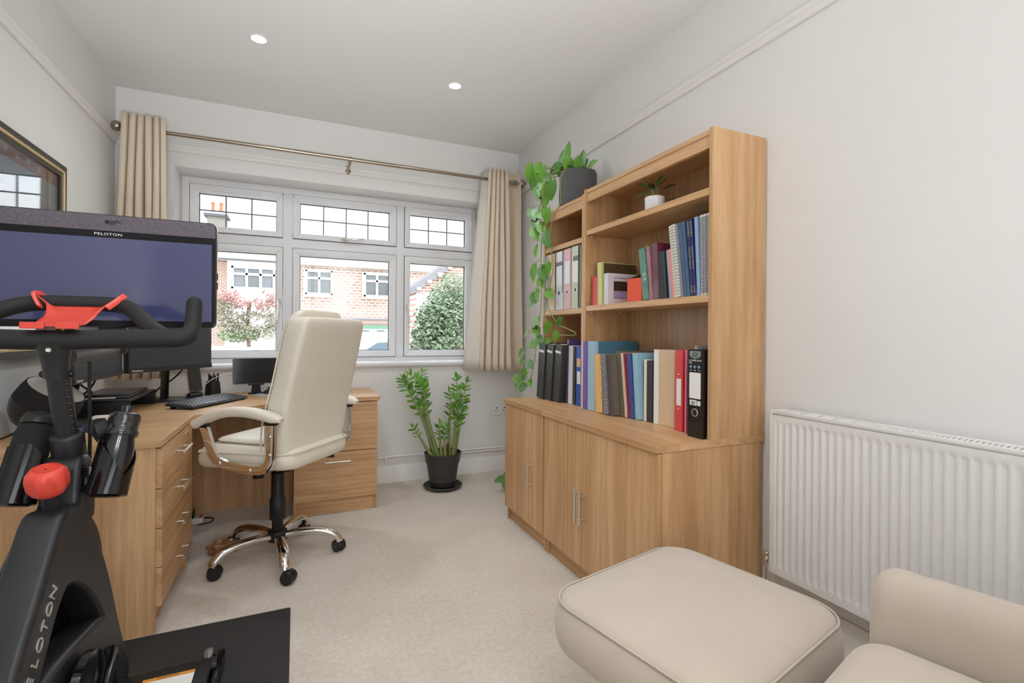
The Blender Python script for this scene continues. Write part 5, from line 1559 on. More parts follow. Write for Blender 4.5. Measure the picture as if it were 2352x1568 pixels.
lever('cream lever arch file with orange label beside the teal one', 2.622, 2.708, 1.432, ZS, 0.347, (222, 196, 158), (238, 222, 202), (232, 186, 150), group=G, hole_z=0.085, metal=False)
o, m, t = lever('white lever arch file with black edges, mid-shelf in the narrow bookcase', 2.520, 2.608, 1.432, ZS, 0.348, (206, 208, 214), (238, 238, 238), (226, 230, 232), group=G)
for a, b in ((0, 0.005), (t - 0.007, t)): patch(o, m, 'edge_trim', BLACK, a, b, 0.10, 0.345, 0.0013)
patch(o, m, 'printed_band', M('grey_pattern', (120, 122, 124), 0.6, var=0.6, scale=150), t * 0.12, t * 0.88, 0.262, 0.286, 0.0014)
lever('white and pink lever arch file with red edge', 2.432, 2.508, 1.432, ZS, 0.350, (214, 176, 174), (232, 236, 238), (226, 186, 190), group=G)
o, m, t = lever('pale green lever arch file with white label beside the divider', 2.334, 2.420, 1.432, ZS, 0.352, (186, 200, 170), (234, 236, 230), (200, 212, 192), group=G, hole_z=0.105)
patch(o, m, 'edge_trim', BLACK, 0.0, 0.014, 0.004, 0.350, 0.0014)
patch(o, m, 'printed_band', M('grey_pattern', (120, 122, 124), 0.6, var=0.6, scale=150), t * 0.14, t * 0.80, 0.268, 0.296, 0.0014)
o, m, t = book('document_wallet', 'thin red wallet squeezed between the pink and green files', 'file', 2.422, 2.431, 1.434, 0.24, ZS, 0.346, bm_('red_wallet', (206, 84, 104), 0.4), None)
book('magazine', 'thin purple-spined magazine beside the cream lever arch file', 'magazine', 2.610, 2.618, 1.436, 0.22, ZS, 0.335, bm_('purple_mag', (96, 74, 130), 0.4), PAGES)

# -- items on the cabinet top, narrow side
ZT2 = ZT + 0.001
BKC = M('black_textured_board', (52, 50, 48), 0.45, var=0.15, scale=120, bump=0.2, bscale=300)
for k, (y0, lab) in enumerate([(2.652, 'black box file leaning at the window end of the cabinet top'), (2.566, 'middle of the three black leaning box files'), (2.480, 'black box file nearest the purple wallet, leaning')]):
    o, m, t = book('box_file', lab, 'file', y0, y0 + 0.082, 1.372 + 0.008 * k, 0.29, ZT2, 0.335, BKC, PAGES, 0.10 + 0.005 * k, 'black box files on the cabinet top', 0.003)
    patch(o, m, 'spine_label', PAPER, 0.012, 0.076, 0.282, 0.296)
    text('label_lettering', ('FILES', 'HOUSE', 'BILLS')[k], DARK, o, m @ frame_m((-0.0013, 0.044, 0.289), (0, -1, 0), (0, 0, 1)), 0.0085, 0.0001) if False else None
CLEAR_P = M('purple_plastic', (112, 84, 150), 0.15, var=0.1, trans=0.3)
book('document_wallet', 'clear purple plastic wallet with pink papers, leaning beside the black box files', 'file', 2.452, 2.466, 1.425, 0.25, ZT2, 0.365, CLEAR_P, M('pink_paper', (206, 70, 130), 0.7), 0.05)
o, m, t = book('ring_binder', 'slim white ring binder beside the purple plastic wallet', 'binder', 2.400, 2.440, 1.425, 0.25, ZT2, 0.330, bm_('white_binder', (226, 228, 228), 0.3), PAGES, 0.03)
book('album', 'dark green and black album beside the white binder', 'album', 2.368, 2.396, 1.430, 0.25, ZT2, 0.328, bm_('dark_green', (44, 52, 46), 0.4, var=0.4, scale=30), PAGES)
o, m, t = book('lever_arch_file', 'blue lever arch file with white label against the bookcase divider', 'file', 2.306, 2.362, 1.432, 0.25, ZT2, 0.330, bm_('royal_blue', (36, 84, 176), 0.4), PAGES)
patch(o, m, 'spine_label', PAPER, 0.012, 0.046, 0.12, 0.19)
patch(o, m, 'spine_band', bm_('tan_band', (226, 186, 140)), 0.012, 0.050, 0.215, 0.262)

# -- wide bookcase, cabinet top row
o, m, t = book('photo_album', 'purple album first on the cabinet top of the wide bookcase', 'album', 2.206, 2.252, 1.400, 0.26, ZT2, 0.357, bm_('purple_cloth', (124, 92, 160), 0.6, var=0.2, scale=60), PAGES)
patch(o, m, 'spine_edge', bm_('pale_lilac', (206, 204, 224)), t - 0.012, t, 0.0, 0.357)
o, m, t = book('photo_album', 'tall light blue cloth album beside the purple one', 'album', 2.135, 2.203, 1.405, 0.27, ZT2, 0.360, bm_('light_blue_cloth', (160, 194, 212), 0.6, var=0.04), M('teal_board', (74, 118, 140), 0.6), 0.0, None, 0.002)
MB().box((0.02, -0.0008, 0.0), (0.27, 0.0, 0.360)).xf(m).build('side_board', M('teal_board', (74, 118, 140), 0.6), o)
o, m, t = book('spiral_notebook', 'orange and cream spiral notebook beside the blue album', 'notebook', 2.056, 2.120, 1.400, 0.21, ZT2, 0.295, bm_('orange_card', (232, 182, 112), 0.6), PAGES, -0.05, None, 0.0025, round_spine=True)
coil(o, m, 0.02, 0.295, WIRE_S, 22, 0.006, 0.012)
o, m, t = book('spiral_notebook', 'black and white patterned spiral notebook with silver wire', 'notebook', 2.000, 2.040, 1.396, 0.21, ZT2, 0.298, bm_('bw_pattern', (128, 128, 130), 0.5, var=0.9, scale=160), PAGES, -0.11)
coil(o, m, t, 0.298, WIRE_S, 24, 0.009)
o, m, t = book('spiral_notebook', 'grey-brown spiral notebook with black wire', 'notebook', 1.962, 1.997, 1.404, 0.21, ZT2, 0.298, bm_('taupe_card', (112, 102, 92), 0.7), PAGES, -0.12)
coil(o, m, t, 0.298, WIRE_K, 24, 0.009)
book('book', 'olive green book leaning beside the taupe spiral notebook', 'book', 1.928, 1.958, 1.436, 0.22, ZT2, 0.315, bm_('olive', (110, 104, 84), 0.6), PAGES, -0.13)
book('book', 'thin cream and pink leaning book', 'book', 1.911, 1.925, 1.440, 0.22, ZT2, 0.308, bm_('cream_pink', (228, 204, 192), 0.6), PAGES, -0.13)
book('book', 'thin dark red leaning book', 'book', 1.898, 1.909, 1.444, 0.22, ZT2, 0.306, bm_('dark_red', (158, 50, 50), 0.6), PAGES, -0.13)
book('book', 'navy marbled leaning diary with black edges', 'book', 1.862, 1.895, 1.448, 0.22, ZT2, 0.302, bm_('navy_marble', (70, 82, 146), 0.5, var=0.6, scale=50, stretch=(1, 1, .3)), M('black_pages', (24, 26, 34), 0.7), -0.12)
book('book', 'pale blue leaning book with stitched edge', 'book', 1.824, 1.859, 1.450, 0.22, ZT2, 0.308, bm_('pale_blue', (150, 192, 212), 0.55), PAGES, -0.09)
book('book', 'rust red book standing behind the pale blue one', 'book', 1.760, 1.815, 1.535, 0.15, ZT2, 0.305, bm_('rust', (142, 56, 36), 0.6), PAGES)
book('book', 'cream slip-cased book in front of the rust red one', 'book', 1.797, 1.815, 1.462, 0.07, ZT2, 0.282, bm_('cream_case', (230, 224, 208), 0.6), PAGES)
book('book', 'dark brown spined book in front of the rust red one', 'book', 1.758, 1.795, 1.462, 0.07, ZT2, 0.278, bm_('dark_brown', (62, 54, 56), 0.6), PAGES)
o, m, t = book('box_file', 'kraft card box with white edge beside the red ring binder', 'file', 1.612, 1.750, 1.466, 0.22, ZT2, 0.330, bm_('kraft', (214, 186, 152), 0.75, var=0.05, scale=90), PAGES)
patch(o, m, 'spine_edge', PAPER, t - 0.030, t, 0.0, 0.330, 0.002)
st_ = MB()
for k in range(30): st_.box((-0.0015, 0.004, 0.01 + k * 0.0105), (0, 0.007, 0.015 + k * 0.0105))
st_.xf(m).build('stitching', DARK, o, kind='stuff')
o, m, t = book('ring_binder', 'red ring binder with white label beside the black lever arch file', 'binder', 1.548, 1.592, 1.442, 0.25, ZT2, 0.332, bm_('red_binder', (216, 72, 78), 0.4), PAGES, 0, None, 0.003)
patch(o, m, 'spine_label', PAPER, 0.008, 0.034, 0.105, 0.215)
for z in (0.092, 0.232):
    MB().sphere(m @ V((-0.001, t / 2, z)), 0.004, 10, 6).build('rivet', STEEL, o, 60)
book('plastic_wallet', 'pink and white plastic wallet between red binder and black file', 'file', 1.516, 1.524, 1.432, 0.25, ZT2, 0.335, bm_('pink_wallet', (226, 128, 152), 0.25), PAPER)
book('magazine_holder', 'clear plastic folder standing behind the red binder', 'file', 1.500, 1.512, 1.470, 0.22, ZT2, 0.352, M('clear_plastic', (206, 206, 210), 0.15, trans=0.4), None)
BLF = M('gloss_black_board', (22, 20, 20), 0.2, var=0.1)
o, m, t = book('lever_arch_file', 'glossy black lever arch file with blank white label at the bookcase end', 'file', 1.407, 1.482, 1.408, 0.28, ZT2, 0.338, BLF, PAGES, 0, None, 0.003)
GREYP = M('badge_grey', (132, 138, 140), 0.5)
bd = MB().prism([(0.010, 0.333), (0.066, 0.333), (0.066, 0.315), (0.058, 0.308), (0.038, 0.303), (0.018, 0.308), (0.010, 0.315)], 'x', -0.001, 0).xf(m).build('badge', GREYP, o)
text('badge_lettering', 'HOME\nOFFICE', BLACK, bd, m @ frame_m((-0.0013, 0.038, 0.318), (0, -1, 0), (0, 0, 1)), 0.010, 0.0001)
text('spine_lettering', 'A4 LEVER ARCH\nFILE', WHITE, o, m @ frame_m((-0.0012, 0.069, 0.292), (0, -1, 0), (0, 0, 1)), 0.0090, 0.0002, 1.0, 'LEFT')
BLUI = M('icon_blue', (40, 66, 98), 0.5)
for k in range(3):
    q = m @ V((0, 0.060 - k * 0.021, 0.272))
    ic = MB().lathe([(0.0088, 0), (0.0088, 0.001)], q, 20, (-1, 0, 0)).build('icon', BLUI, o)
    MB().box((-0.0014, 0.057 - k * 0.021, 0.270), (-0.0010, 0.063 - k * 0.021, 0.275)).xf(m).build('icon_mark', PAPER, ic)
    MB().box((-0.0008, 0.054 - k * 0.021, 0.2565), (0, 0.066 - k * 0.021, 0.2605)).xf(m).build('caption', GREYP, o)
MB().prism([(0.038 + y, 0.200 + z) for y, z in rrect(0.058, 0.100, 0.003, 3)], 'x', -0.001, 0).xf(m).build('spine_label', PAPER, o)
bc = patch(o, m, 'barcode', PAPER, 0.028, 0.064, 0.124, 0.144)
bl = MB()
for k in range(9): bl.box((-0.0013, 0.036 + k * 0.0026, 0.127), (-0.0010, 0.036 + k * 0.0026 + (0.0008 if k % 3 else 0.0016), 0.139))
bl.xf(m).build('bars', BLACK, bc, kind='stuff')
patch(o, m, 'price_label', PAPER, 0.010, 0.024, 0.124, 0.142)
ringhole(o, m, 0.038, 0.096, 0.0155)

# -- middle shelf of the wide bookcase
ZM = 1.288
o, m, t = book('gift_bag', 'small folded red bag at the left of the wide shelf', 'bag', 2.182, 2.240, 1.450, 0.16, ZM, 0.152, bm_('red_paper', (206, 58, 48), 0.35, var=0.12, scale=14), None)
MB().box((0.003, 0.003, 0.0), (0.155, t - 0.003, 0.145)).xf(m).build('filling', bm_('red_paper', (206, 58, 48)), o)
o, m, t = book('book', 'tall lime-spined book with dark leafy cover behind the white one', 'book', 2.145, 2.180, 1.450, 0.22, ZM, 0.222, bm_('lime', (214, 214, 140), 0.5), PAGES, -0.03)
MB().box((0.016, -0.0012, 0.0), (0.22, 0.0, 0.218)).xf(m).build('picture_cover', M('leafy_print', (88, 72, 40), 0.5, var=0.9, scale=130), o)
o, m, t = book('book', 'white book with a small picture on its cover', 'book', 2.095, 2.130, 1.454, 0.20, ZM, 0.160, bm_('white_cloth', (222, 218, 224), 0.5), PAGES, 0.0, None, 0.003)
text('cover_lettering', 'DOWNSIDE', M('ink_blue', (60, 60, 84), 0.7), o, m @ frame_m((0.085, -0.0012, 0.136), (1, 0, 0), (0, 0, 1)), 0.0135, 0.0002, 1.5)
pcp = MB().box((0.036, -0.0012, 0.032), (0.135, 0.0, 0.120)).xf(m).build('cover_picture', M('dark_photo', (62, 48, 30), 0.5, var=0.6, scale=90), o)
MB().box((0.036, -0.0016, 0.034), (0.135, -0.0012, 0.070)).xf(m).build('printed_crowd', M('lilac_print', (168, 160, 204), 0.5, var=0.7, scale=160), pcp)
OR = M('orange_red_card', (232, 92, 64), 0.45, var=0.03)
gb = thing('gift_box', 'orange-red card box with black ribbon on the wide shelf', 'box', (1.50, 1.93, ZM))
MB().prism([(1.432, 1.905), (1.448, 1.820), (1.515, 1.835), (1.60, 2.00), (1.595, 2.045)], 'z', ZM, ZM + 0.108).build('box', OR, gb, 0, 0.001)
MB().add([(1.445, 1.83, ZM + 0.109), (1.435, 1.90, ZM + 0.109), (1.52, 1.97, ZM + 0.112), (1.53, 1.86, ZM + 0.125), (1.455, 1.83, ZM + 0.135), (1.50, 1.88, ZM + 0.136)], [[0, 1, 5, 4], [1, 2, 5], [0, 4, 3], [3, 4, 5], [2, 3, 5]]).build('ribbon', M('black_satin', (18, 16, 18), 0.25), gb)
o, m, t = book('diary', 'green marbled 2024 diary with coloured page tabs', 'diary', 1.766, 1.808, 1.446, 0.20, ZM, 0.240, bm_('green_marble', (92, 138, 118), 0.4, var=0.55, scale=22), PAGES, -0.14)
text('year_lettering', '20\n24', WHITE, o, m @ frame_m((-0.0012, t * 0.42, 0.105), (0, -1, 0), (0, 0, 1)), 0.022, 0.0002)
for k, c in enumerate([(110, 190, 60), (232, 150, 70), (226, 90, 150)]):
    MB().box((0.02 + k * 0.03, t * 0.3, 0.232), (0.032 + k * 0.03, t * 0.34, 0.254)).xf(m).build('page_tab', M('tab_%d' % k, c, 0.6), o)
o, m, t = book('scrapbook', 'cream-edged notebook stuffed with papers beside the maroon binder', 'notebook', 1.742, 1.764, 1.449, 0.20, ZM, 0.243, bm_('mauve_paper', (166, 118, 124), 0.5, var=0.4, scale=18), PAPER, -0.12)
book('ring_binder', 'maroon ring binder on the wide shelf', 'binder', 1.704, 1.740, 1.449, 0.21, ZM, 0.250, bm_('maroon', (104, 34, 54), 0.3, coat=0.2), PAGES, -0.05, None, 0.003)
for k in range(3):
    book('notebook', ('slim charcoal notebook next to the maroon binder', 'middle slim charcoal notebook', 'slim charcoal notebook nearest the coral pad')[k], 'notebook', 1.690 - k * 0.0175, 1.7055 - k * 0.0175, 1.450, 0.20, ZM, 0.208, bm_('charcoal', (56, 58, 60), 0.6), PAGES, -0.09, 'slim charcoal notebooks')
book('folder', 'blue folder showing above the charcoal notebooks', 'folder', 1.640, 1.652, 1.47, 0.18, ZM, 0.215, bm_('bright_blue', (40, 104, 158), 0.4), None, -0.09)
book('exercise_book', 'pale grey-blue exercise book beside the coral pad', 'notebook', 1.622, 1.636, 1.448, 0.20, ZM, 0.208, bm_('grey_blue', (150, 164, 184), 0.5, var=0.3, scale=1, stretch=(1, 400, 1)), PAGES, -0.11)
book('exercise_book', 'coral pink spiral pad on the wide shelf', 'notebook', 1.604, 1.620, 1.448, 0.20, ZM, 0.210, bm_('coral', (240, 146, 132), 0.5), PAGES, -0.13)
o, m, t = book('spiral_notebook', 'tall cream spiral notebook with thick silver rings', 'notebook', 1.566, 1.600, 1.444, 0.23, ZM, 0.308, bm_('cream_board', (222, 218, 206), 0.6), PAGES, -0.13)
coil(o, m, t * 0.8, 0.308, WIRE_S, 23, 0.010)
o, m, t = book('notebook', 'thin grey patterned notebook beside the tall spiral one', 'notebook', 1.553, 1.564, 1.447, 0.23, ZM, 0.310, bm_('grey_pattern', (140, 142, 150), 0.5, var=0.5, scale=120), PAGES, -0.13)
for k, (y0, y1, lab) in enumerate([(1.534, 1.550, 'slate blue manuscript book beside the grey patterned notebook'), (1.516, 1.532, 'second slate blue manuscript book with white edge')]):
    book('manuscript_book', lab, 'notebook', y0, y1, 1.448, 0.23, ZM, 0.311, bm_('slate_blue', (72, 98, 130), 0.5), PAPER, -0.12, 'slate blue manuscript books')
GOLDT = M('gold_foil', (214, 200, 160), 0.4, 0.4)
for k, (y0, y1, lab) in enumerate([(1.499, 1.514, 'navy manuscript book with gold lettering, nearer the slate ones'), (1.483, 1.498, 'navy manuscript book with gold lettering, nearer the pale blue one')]):
    o, m, t = book('manuscript_book', lab, 'notebook', y0, y1, 1.449, 0.23, ZM, 0.312, bm_('navy', (32, 42, 92), 0.5), PAGES, -0.09, 'navy manuscript books')
    spine_text(o, m, t, 0.312, 'Q-CONNECT', GOLDT, 0.272, 0.0105)
    spine_text(o, m, t, 0.312, 'MANUSCRIPT BOOK A4', GOLDT, 0.155, 0.0085)
    spine_text(o, m, t, 0.312, 'KF01066', GOLDT, 0.028, 0.0085)
book('notebook', 'sky blue folder standing beside the navy manuscript books', 'folder', 1.464, 1.481, 1.450, 0.23, ZM, 0.315, bm_('sky_blue', (146, 172, 206), 0.45), PAGES, -0.06)
for k, (y0, lab) in enumerate([(1.448, 'white wire-bound pad nearest the sky blue folder'), (1.432, 'middle of the three white wire-bound pads'), (1.415, 'white wire-bound pad against the bookcase side')]):
    o, m, t = book('wire_bound_pad', lab, 'notebook', y0, y0 + 0.013, 1.450, 0.22, ZM, 0.316, bm_('white_pad', (224, 224, 230), 0.5), PAGES, -0.03, 'white wire-bound pads')
    coil(o, m, t * 0.9, 0.316, WIRE_K, 42, 0.006)

# ================================================================== plants
LEAF = M('glossy_leaf', (100, 154, 42), 0.45, var=0.25, scale=9, spec=0.5)
LEAFD = M('deep_glossy_leaf', (72, 124, 38), 0.4, var=0.3, scale=9, spec=0.5)
STEM = M('green_stem', (136, 150, 88), 0.5, var=0.1)
SOIL = M('potting_soil', (58, 44, 34), 0.95, var=0.4, scale=90, bump=0.8, bscale=120)
def leaf_mesh(name, mat, length, width, droop, heart=0.0, fold=0.12):
    """one leaf along +x from its stalk, upper face +z"""
    nu, nv = 8, 4
    vs, fs = [], []
    for i in range(nu + 1):
        u = i / nu
        wv = width / 2 * (math.sin(PI * min(1, (u * 0.93 + 0.04)) ** (0.72 if heart else 0.95)) ** 0.85)
        for j in range(nv + 1):
            s = 2 * j / nv - 1
            x = u * length - (heart * width * 0.35 * abs(s) * (1 - u) ** 4)
            vs.append((x, s * wv, fold * abs(s) * wv - droop * u * u * length))
    for i in range(nu):
        for j in range(nv):
            a = i * (nv + 1) + j
            fs.append((a, a + 1, a + nv + 2, a + nv + 1))
    me = bpy.data.meshes.new(name)
    me.from_pydata(vs, [], fs)
    me.materials.append(mat)
    me.polygons.foreach_set('use_smooth', [True] * len(me.polygons))
    return me
def put_leaf(me, parent, p, direction, normal, scale=1.0, name='leaf'):
    d = V(direction).normalized()
    n_ = V(normal)
    y_ = n_.cross(d)
    if y_.length < 1e-4: y_ = d.orthogonal()
    y_.normalize()
    z_ = d.cross(y_)
    o = bpy.data.objects.new(name, me)
    COL.objects.link(o)
    o.parent = parent
    q = V(p) - ORIG[parent.name]
    o.matrix_local = Matrix(((d.x * scale, y_.x * scale, z_.x * scale, q.x), (d.y * scale, y_.y * scale, z_.y * scale, q.y), (d.z * scale, y_.z * scale, z_.z * scale, q.z), (0, 0, 0, 1)))
    return o

# ---- ZZ plant on the floor
zz = thing('zz_plant', 'upright glossy-leaved plant growing in the black floor pot', 'plant', (0.99, 3.50, 0.20))
zp = thing('plant_pot', 'black plastic plant pot on the carpet below the window', 'plant pot', (0.99, 3.50, 0.02))
BPOT = M('black_pot_plastic', (58, 55, 54), 0.5, var=0.08)
MB().lathe([(0.004, 0.022), (0.090, 0.022), (0.094, 0.026), (0.117, 0.190), (0.124, 0.192), (0.132, 0.254), (0.136, 0.258), (0.136, 0.264), (0.129, 0.264), (0.122, 0.20), (0.112, 0.185), (0.10, 0.06), (0.004, 0.05)], (0.99, 3.50, 0), 36, cap0=True, cap1=True).build('pot', BPOT, zp, 40)
MB().lathe([(0.115, 0.0), (0.124, 0.232), (0.004, 0.238)], (0.99, 3.50, 0), 24, cap0=False).build('soil', SOIL, zp, 60) if False else MB().lathe([(0.121, 0.228), (0.08, 0.236), (0.004, 0.240)], (0.99, 3.50, 0), 24, cap0=False).build('soil', SOIL, zp, 60)
sa_ = thing('plant_saucer', 'round black saucer under the floor plant pot', 'saucer', (0.99, 3.50, 0))
MB().lathe([(0.004, 0.0), (0.112, 0.0), (0.128, 0.010), (0.140, 0.022), (0.143, 0.026), (0.138, 0.030), (0.124, 0.016), (0.108, 0.012), (0.004, 0.012)], (0.99, 3.50, 0), 36).build('dish', BPOT, sa_, 40)
ZL1 = leaf_mesh('zz_leaf', LEAF, 0.068, 0.027, 0.10)
ZL2 = leaf_mesh('zz_leaf_deep', LEAFD, 0.070, 0.030, 0.12)
stems = [([(0.934, 3.49, 0.235), (0.852, 3.49, 0.472), (0.771, 3.49, 0.649), (0.708, 3.49, 0.761), (0.683, 3.48, 0.815)], 26),
         ([(0.945, 3.46, 0.235), (0.867, 3.45, 0.518), (0.834, 3.44, 0.700), (0.800, 3.43, 0.775), (0.720, 3.42, 0.850)], 20),
         ([(0.930, 3.53, 0.235), (0.877, 3.55, 0.454), (0.854, 3.57, 0.614), (0.845, 3.58, 0.74), (0.850, 3.59, 0.850)], 24),
         ([(1.030, 3.47, 0.235), (1.024, 3.46, 0.476), (1.030, 3.45, 0.605), (1.018, 3.44, 0.712)], 13),
         ([(1.075, 3.50, 0.235), (1.104, 3.50, 0.504), (1.097, 3.50, 0.634), (1.085, 3.49, 0.815)], 26),
         ([(1.090, 3.53, 0.235), (1.132, 3.55, 0.437), (1.165, 3.57, 0.598), (1.198, 3.58, 0.770)], 22),
         ([(0.968, 3.45, 0.235), (0.949, 3.44, 0.386), (0.945, 3.43, 0.492)], 12),
         ([(0.990, 3.44, 0.235), (0.983, 3.43, 0.384), (0.988, 3.42, 0.470)], 12),
         ([(0.905, 3.47, 0.235), (0.805, 3.46, 0.397), (0.751, 3.45, 0.479)], 8),
         ([(1.055, 3.46, 0.235), (1.062, 3.45, 0.40), (1.070, 3.44, 0.56), (1.060, 3.43, 0.66)], 14)]
rnd = random.Random(11)
for pts2, nl in stems:
    path = smooth_path(pts2, 8)
    n = len(path)
    so_ = MB().tube(path, [0.0155 * (1 - 0.80 * min(1, (i / n) * 1.5)) if i < n * 0.66 else 0.0030 for i in range(n)], 8).build('stem', STEM, zz, 60)
    small = 0.72 if nl <= 14 and len(pts2) == 3 else 1.0
    lo_ = 0.34 if len(pts2) > 3 else 0.45
    for k in range(nl):
        u = lo_ + (1 - lo_) * (k // 2 + 0.5) / (nl / 2)
        i = min(n - 2, int(u * (n - 1)))
        p = path[i]; tg = (path[i + 1] - path[i]).normalized()
        side = tg.cross(V((0.25, -1, 0.1))).normalized()
        if k % 2: side = -side
        d = (side * 0.85 + tg * 0.62 + V((rnd.uniform(-.15, .15), rnd.uniform(-.35, .15), rnd.uniform(-.1, .15)))).normalized()
        if k == nl - 1: d = tg
        nn = V((rnd.uniform(-.5, .5), rnd.uniform(-0.9, -0.1), 0.75))
        put_leaf(rnd.choice((ZL1, ZL2, ZL1)), zz, p, d, nn, small * rnd.uniform(0.75, 1.1) * (0.8 if u > 0.9 else 1))
MB().tube(smooth_path([(1.012, 3.46, 0.235), (1.012, 3.455, 0.30), (1.016, 3.45, 0.345)], 4), [0.012, 0.012, 0.012, 0.012, 0.011, 0.010, 0.008, 0.005, 0.002], 10).build('new_shoot', M('maroon_shoot', (104, 56, 48), 0.5), zz, 60)

# ---- pothos on the narrow bookcase
PTX, PTY, PTZ = 1.545, 2.545, 1.897
pot = thing('plant_pot', 'slate grey plant pot on top of the narrow bookcase', 'plant pot', (PTX, PTY, PTZ))
SLATE = M('slate_stone', (84, 82, 84), 0.75, var=0.16, scale=14, bump=0.15, bscale=60)
MB().lathe([(0.004, 0.0), (0.108, 0.0), (0.113, 0.004), (0.112, 0.192), (0.106, 0.207), (0.100, 0.207), (0.100, 0.18), (0.004, 0.18)], (PTX, PTY, PTZ), 40).build('pot', SLATE, pot, 40)
MB().lathe([(0.101, 0.186), (0.06, 0.194), (0.004, 0.196)], (PTX, PTY, PTZ), 24, cap0=False).build('soil', SOIL, pot, 60)
po = thing('pothos', 'trailing green vine spilling from the slate pot down the bookcase', 'plant', (PTX, PTY, PTZ + 0.19))
PL = leaf_mesh('vine_leaf', LEAF, 0.100, 0.066, 0.16, 1.0)
PL2 = leaf_mesh('vine_leaf_deep', LEAFD, 0.100, 0.066, 0.10, 1.0)
VST = M('vine_stem', (142, 150, 84), 0.5, var=0.15)
crown = V((PTX - 0.02, PTY, PTZ + 0.19))
vines = [[(1.50, 2.55, 2.09), (1.44, 2.52, 2.10), (1.398, 2.50, 2.02), (1.395, 2.49, 1.90), (1.392, 2.569, 1.825), (1.395, 2.606, 1.754), (1.395, 2.61, 1.677), (1.395, 2.587, 1.595), (1.395, 2.575, 1.515), (1.395, 2.617, 1.415), (1.395, 2.644, 1.338), (1.395, 2.592, 1.256), (1.395, 2.501, 1.19), (1.395, 2.415, 1.169), (1.395, 2.310, 1.140), (1.398, 2.335, 1.128), (1.40, 2.44, 1.128), (1.397, 2.53, 1.12), (1.395, 2.60, 1.09)],
         [(1.50, 2.58, 2.09), (1.44, 2.60, 2.12), (1.40, 2.66, 2.08), (1.385, 2.69, 1.99), (1.384, 2.704, 1.854), (1.384, 2.707, 1.693), (1.384, 2.711, 1.531), (1.384, 2.700, 1.341), (1.372, 2.72, 1.153), (1.358, 2.735, 0.989), (1.355, 2.77, 0.875), (1.375, 2.86, 0.800), (1.39, 2.95, 0.790), (1.39, 3.03, 0.800)],
         [(1.52, 2.60, 2.09), (1.47, 2.72, 2.12), (1.44, 2.80, 2.05), (1.43, 2.82, 1.93), (1.43, 2.82, 1.80)],
         [(1.52, 2.62, 2.10), (1.50, 2.74, 2.18), (1.46, 2.86, 2.21), (1.44, 2.93, 2.20)]]
vp = []
for v_ in vines:
    path = smooth_path(v_, 6)
    vp += path
    MB().tube(path, 0.0030, 6).build('vine', VST, po, 60)
def nearest(p):
    return min(vp, key=lambda q: (q - p).length)
TL = [((1.39, 2.861, 1.944), (1.38, 2.808, 1.875)), ((1.39, 2.761, 1.907), (1.38, 2.693, 1.863)), ((1.39, 2.638, 1.892), (1.38, 2.646, 1.819)), ((1.39, 2.822, 1.865), (1.38, 2.77, 1.812)), ((1.39, 2.741, 1.82), (1.38, 2.68, 1.767)), ((1.39, 2.834, 1.811), (1.38, 2.775, 1.744)), ((1.39, 2.664, 1.752), (1.38, 2.615, 1.676)), ((1.39, 2.781, 1.688), (1.38, 2.791, 1.636)), ((1.39, 2.811, 1.57), (1.38, 2.827, 1.488)), ((1.39, 2.719, 1.545), (1.38, 2.646, 1.47)), ((1.39, 2.61, 1.558), (1.38, 2.624, 1.499)), ((1.39, 2.748, 1.48), (1.38, 2.697, 1.435)), ((1.39, 2.845, 1.392), (1.38, 2.799, 1.347)), ((1.39, 2.758, 1.405), (1.38, 2.786, 1.34)), ((1.39, 2.641, 1.396), (1.38, 2.572, 1.364)), ((1.39, 2.832, 1.335), (1.38, 2.888, 1.309)), ((1.39, 2.749, 1.221), (1.38, 2.847, 1.189)), ((1.39, 2.604, 1.199), (1.38, 2.641, 1.147)), ((1.39, 2.467, 1.227), (1.38, 2.489, 1.189)), ((1.39, 2.906, 1.147), (1.38, 2.945, 1.119)), ((1.39, 2.804, 1.175), (1.38, 2.74, 1.139)), ((1.38, 2.729, 1.12), (1.37, 2.685, 1.072)), ((1.39, 2.512, 1.147), (1.38, 2.53, 1.096)), ((1.39, 2.603, 1.1), (1.38, 2.651, 1.073)), ((1.37, 2.92, 1.026), (1.36, 2.98, 0.991)), ((1.37, 2.802, 1.083), (1.36, 2.751, 1.057)), ((1.37, 2.92, 0.962), (1.36, 2.97, 0.933)), ((1.37, 2.838, 0.956), (1.36, 2.779, 0.927)), ((1.38, 2.902, 0.89), (1.37, 2.975, 0.856)), ((1.39, 3.10, 0.845), (1.38, 3.05, 0.81)), ((1.38, 2.914, 0.852), (1.37, 2.96, 0.83)), ((1.39, 3.016, 0.81), (1.38, 3.102, 0.775)), ((1.37, 2.836, 0.84), (1.36, 2.80, 0.81)), ((1.37, 2.892, 0.79), (1.36, 2.972, 0.775))]
HL = [((1.42, 2.80, 2.19), (1.42, 2.95, 2.27)), ((1.42, 2.945, 2.255), (1.42, 2.985, 2.155)), ((1.42, 2.87, 2.175), (1.42, 2.945, 2.085)), ((1.42, 2.82, 2.22), (1.42, 2.845, 2.09)), ((1.42, 2.758, 2.184), (1.42, 2.804, 2.073)), ((1.42, 2.745, 2.125), (1.42, 2.675, 2.091)), ((1.42, 2.774, 2.092), (1.42, 2.674, 2.011)), ((1.42, 2.768, 2.046), (1.42, 2.91, 1.99)), ((1.42, 2.854, 2.081), (1.42, 2.779, 1.997)), ((1.41, 2.686, 2.054), (1.40, 2.707, 1.96)), ((1.41, 2.673, 1.984), (1.40, 2.73, 1.93)), ((1.40, 2.60, 2.05), (1.39, 2.60, 1.95))]
